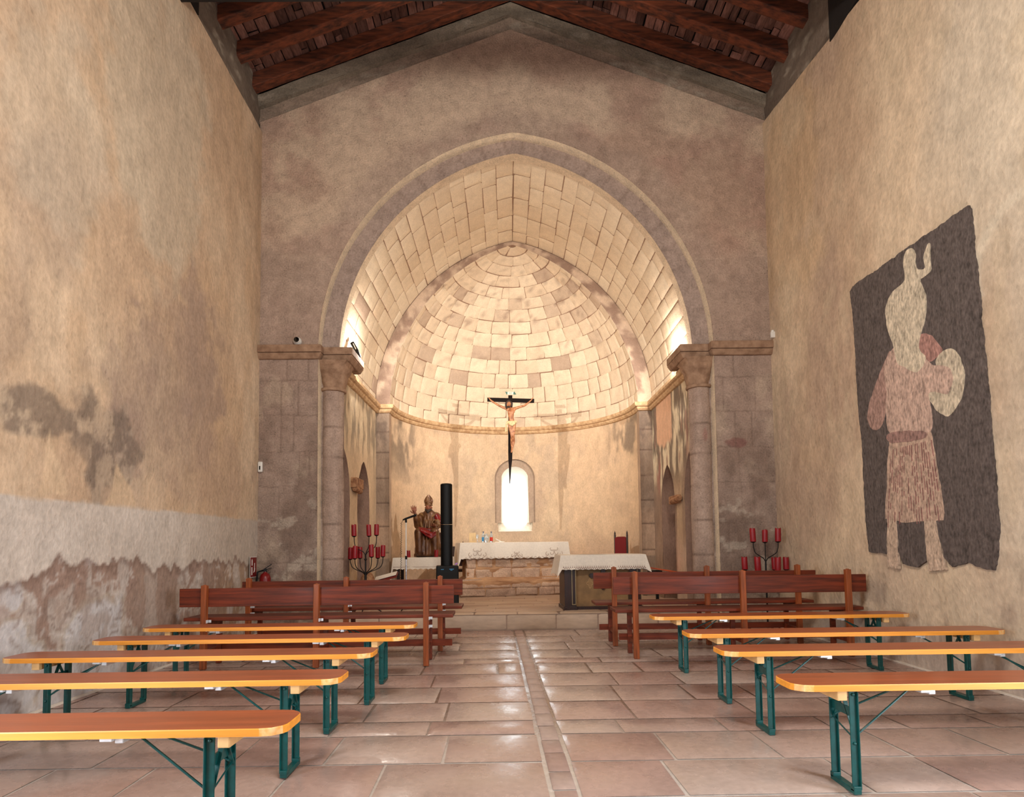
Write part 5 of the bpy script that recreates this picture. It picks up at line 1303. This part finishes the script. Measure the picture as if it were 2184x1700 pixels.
for k in range(n): z = 1.25-1.17*k/n; a = k*.95; pts.append((-.068-.01*k/n+.008*math.cos(a), .008*math.sin(a), z))
pts += [(-.09, 0, .04), (-.04, .05, .008), (.1, .12, .008), (.25, .2, .008)]; m.tube(pts, .003, 5)
o = m.build('microphone_cable', M['iron'], None, smooth=True); o.location = ms.location; tag(o, 'dark coiled cable hanging beside the microphone stand', 'cable')

# ---- things on the altar
def on_altar(x, y, z=1.158): return (Ma @ Vector((x, y, z)))[:]
def bottle(loc, h, r, body, label, cap, lab):
    t = empty('water_bottle', loc, 0, lab, 'bottle')
    m = MB(); m.lathe([(r*.8, 0), (r, .008), (r, h*.62), (r*.92, h*.68), (r*.45, h*.86), (r*.38, h*.92)], (0, 0, 0), 18); m.build('bottle_body', body, t, smooth=True)
    m = MB(); m.lathe([(r*1.02, h*.12), (r*1.02, h*.48)], (0, 0, 0), 18, cap=False); m.build('bottle_label', label, t, smooth=True)
    m = MB(); m.lathe([(r*.46, h*.91), (r*.46, h)], (0, 0, 0), 14); m.build('bottle_cap', cap, t, smooth=True)
    return t
bottle(on_altar(-.53, -.15), .195, .030, M['water'], M['label_blue'], M['cap'], 'water bottle with a blue label on the altar, the left one of the bottles')
bottle(on_altar(-.375, -.10), .195, .028, M['water'], M['label_red'], M['cap'], 'plastic bottle with a red lower half on the altar')
t = empty('glass_carafe', on_altar(-.485, -.20), 0, 'pale rounded glass carafe touching the blue-labelled bottle', 'carafe')
m = MB(); m.lathe([(.03, 0), (.04, .03), (.04, .09), (.025, .12), (.014, .14), (.018, .155)], (0, 0, 0), 18); m.build('vessel', M['water'], t, smooth=True)
m = MB(); m.tube([(.018, 0, .15), (.045, 0, .14), (.048, 0, .09), (.038, 0, .06)], .005, 6); m.build('handle', M['water'], t, smooth=True)
t = empty('card_stand', on_altar(-.72, -.12), 0, 'pale wooden card stand at the left end of the altar', 'stand')
m = MB(); m.box((-.065, -.01, .006), (.055, .006, .175), rot=Matrix.Rotation(-.12, 3, 'X')); m.build('panel', M['pale_wood'], t, bevel=.004)
m = MB(); m.box((-.07, -.05, 0), (.075, .04, .01)); m.build('base', M['pale_wood'], t, bevel=.003)
t = empty('wine_glass', on_altar(-.645, -.20), 0, 'small drinking glass beside the card stand', 'glass')
m = MB(); m.lathe([(.022, 0), (.005, .006), (.004, .06), (.018, .075), (.022, .11), (.020, .14)], (0, 0, 0), 16, cap=False); m.build('goblet', M['water'], t, smooth=True)
m = MB(); m.box((-.07, -.05, 0), (.07, .05, .006)); m.box((-.01, -.012, .004), (.10, .012, .014), rot=Matrix.Rotation(.5, 3, 'Z')); o = m.build('folded_paper', M['paper']); o.location = on_altar(-.25, -.2); tag(o, 'folded white paper lying right of the bottles', 'paper')
m = MB(); m.tube([(0, 0, .012), (-.10, .02, .06)], .008, 8); m.lathe([(.012, 0), (.012, .012)], (0, 0, .002), 10); o = m.build('white_snuffer', M['white']); o.location = on_altar(-.20, -.13); tag(o, 'short white rod leaning on the paper on the altar', 'rod')

# ---- chairs in the apse
def armchair(loc, rz, label, w=.46, h=1.1, pad='velvet', back_w=.3):
    t = empty('armchair', loc, rz, label, 'chair')
    for x in (-w/2, w/2):
        for y, hh in ((-.2, .66), (.2, .45)):
            m = MB(); m.lathe([(.02, 0), (.024, .05), (.018, .1), (.024, .2), (.02, hh)], (x, y, 0), 10); m.build('leg', M['dark_wood'], t, smooth=True)
        m = MB(); m.box((x-.025, -.24, .64), (x+.025, .2, .67)); m.build('armrest', M['dark_wood'], t, bevel=.006)
        bx = x/w*2*(back_w/2)
        m = MB(); m.lathe([(.016, .42), (.018, h-.06), (.012, h-.045), (.018, h-.03), (.012, h-.015), (.003, h+.012)], (bx, .2, 0), 10); m.build('back_post', M['dark_wood'], t, smooth=True)
    m = MB(); m.box((-w/2, -.22, .40), (w/2, .22, .45)); m.build('seat', M[pad], t, bevel=.015)
    m = MB(); m.prism([(-back_w/2+.015, .5), (back_w/2-.015, .5), (back_w/2-.015, h-.11), (back_w/4, h-.09), (-back_w/4, h-.09), (-back_w/2+.015, h-.11)], .185, .215, ax='y'); m.build('back_panel', M[pad], t)
    return t
armchair((1.86, 10.76, .2), math.radians(-62), 'tall-backed chair in red velvet behind the right side table', back_w=.34, h=1.12, w=.44)
armchair((-.99, 11.95, .2), math.radians(8), 'dark wooden armchair between the loudspeaker and the altar', h=.98, back_w=.3, pad='dark_wood', w=.36)

# ---- smaller things round the chancel
m = MB(); vs = []; m.ball((0, 0, .27), (.125, .12, .28), 18); o = m.build('stone_block', M['boulder'], smooth=True); o.location = (-2.04, 8.98, .2); tag(o, 'rounded porous stone beside the left column behind the candlestick', 'stone')
t = empty('reading_stand', (-1.86, 9.42, .2), 0, 'low red reading stand with papers left of the microphone', 'reading stand')
m = MB(); m.box((-.18, -.13, .42), (.18, .13, .44), rot=Matrix.Rotation(-.25, 3, 'Y') @ Matrix.Rotation(.25, 3, 'X')); m.build('slope', M['red_wood'], t)
m = MB(); m.box((-.015, -.015, 0), (.015, .015, .42)); m.box((-.14, -.1, 0), (.14, .1, .02)); m.build('stand', M['black'], t)
m = MB(); m.box((-.17, -.10, .452), (.17, .10, .456), rot=Matrix.Rotation(-.25, 3, 'Y') @ Matrix.Rotation(.25, 3, 'X')); o = m.build('sheet_music', M['paper']); o.location = (-1.86, 9.42, .2); tag(o, 'white sheets lying on the low red reading stand', 'paper')
t = empty('lectern', (2.28, 9.3, .2), math.radians(0), 'orange-topped lectern behind the right pews', 'lectern')
m = MB(); m.box((-.22, -.17, .50), (.28, .17, .52), rot=Matrix.Rotation(.17, 3, 'Y')); m.build('sloping_top', M['orange_wood'], t, bevel=.004)
m = MB(); m.box((-.12, -.10, .44), (.06, .10, .49)); m.box((-.02, -.02, .02), (.02, .02, .47)); m.box((-.17, -.14, 0), (.17, .14, .03)); m.build('black_stand', M['black'], t)

# ---- fittings on the walls
t = empty('security_camera', (-2.735, 7.955, 3.825), 0, 'white dome security camera above the left pier moulding', 'camera')
m = MB(); m.lathe([(.055, 0), (.057, .02), (.045, .045)], (0, 0, 0), 20); m.ball((0, 0, .05), .042, 10); o = m.build('housing', M['white'], t, smooth=True); o.rotation_euler = (PI/2, 0, .15)
m = MB(); m.lathe([(.034, 0), (.03, .006), (.0, .008)], (0, 0, .086), 20); o2 = m.build('lens', M['glass'], o, smooth=True)
m = MB(); m.box((-.03, -.04, -.07), (.03, 0, .07)); o = m.build('motion_sensor', M['white'], bevel=.015); o.location = (XL+.035, 7.955, 2.16); tag(o, 'small white motion sensor in the left corner of the chancel arch wall', 'sensor')
m = MB(); m.box((-.008, -.042, -.04), (.008, -.04, .01)); m.build('sensor_window', M['black'], o)
t = empty('spotlight', (-2.13, 8.58, 3.9), 0, 'black tubular spotlight above the left column capital', 'spotlight')
m = MB(); a = Vector((-.045, 0, .115)); b = Vector((.03, 0, -.02)); m.tube([a, b], .030, 12); m.tube([b, (.075, 0, -.10)], [.028, .012], 12); m.build('body', M['black'], t, smooth=True)
m = MB(); m.bar((-.022, -.031, .095), (.018, -.031, .012), .012, .004, up=(0, 1, 0)); m.build('pale_stripe', M['white'], t)
m = MB(); m.tube([(-.02, 0, .07), (-.09, 0, -.05), (-.09, 0, -.13)], .006, 6); m.build('bracket', M['black'], t)
m = MB(); m.box((-.028, -.02, -.04), (.028, .02, .04)); m.lathe([(.02, 0), (.024, .02), (.01, .03)], (0, 0, .035), 10); o = m.build('white_clamp', M['white'], bevel=.006); o.location = (XR-.02, 7.84, 3.82); tag(o, 'small white fitting on top of the right corner moulding', 'fitting')
t = empty('fire_extinguisher', (-3.08, 7.83, .42), math.radians(20), 'red fire extinguisher hanging in the left corner behind the pews', 'fire extinguisher')
m = MB(); m.lathe([(.06, 0), (.068, .01), (.068, .30), (.055, .345), (.022, .37), (.02, .39)], (0, 0, 0), 20); cyl = m.build('cylinder', M['red'], t, smooth=True)
m = MB(); m.lathe([(.0695, .15), (.0695, .16)], (0, 0, 0), 20, cap=False); m.v = [v for v in m.v]; m.lathe([(.0695, .175), (.0695, .20)], (0, 0, 0), 20, cap=False); m.build('label_bands', M['white'], cyl, smooth=True)
m = MB(); m.box((-.02, -.02, .38), (.02, .02, .42)); m.bar((-.02, 0, .41), (.075, 0, .475), .018, .01); m.bar((-.01, 0, .40), (.075, 0, .43), .018, .008); m.build('valve_lever', M['black'], t)
m = MB(); m.tube([(-.02, -.01, .40), (-.09, -.02, .38), (-.10, -.03, .25), (-.09, -.03, .10)], .011, 8); m.build('hose', M['black'], t, smooth=True)
m = MB(); m.box((0, -.10, -.13), (.004, .10, .13)); o = m.build('extinguisher_sign', M['white']); o.location = (XL+.028, 7.76, .865); tag(o, 'red and white extinguisher sign on the left wall', 'sign')
m = MB(); m.box((.0042, -.092, -.122), (.006, .092, .122)); s2 = m.build('red_field', M['red'], o)
m = MB(); m.box((.0062, -.065, -.10), (.0072, -.035, .0)); m.box((.0062, -.06, .02), (.0072, -.03, .075)); m.prism([(-.065, .075), (-.025, .075), (-.045, .105)], .0062, .0072, ax='x'); m.box((.0062, .02, -.06), (.0072, .04, .05)); m.bar((.0067, .0, -.07), (.0067, .035, -.02), .001, .01, up=(1, 0, 0)); m.build('pictogram', M['white'], s2)
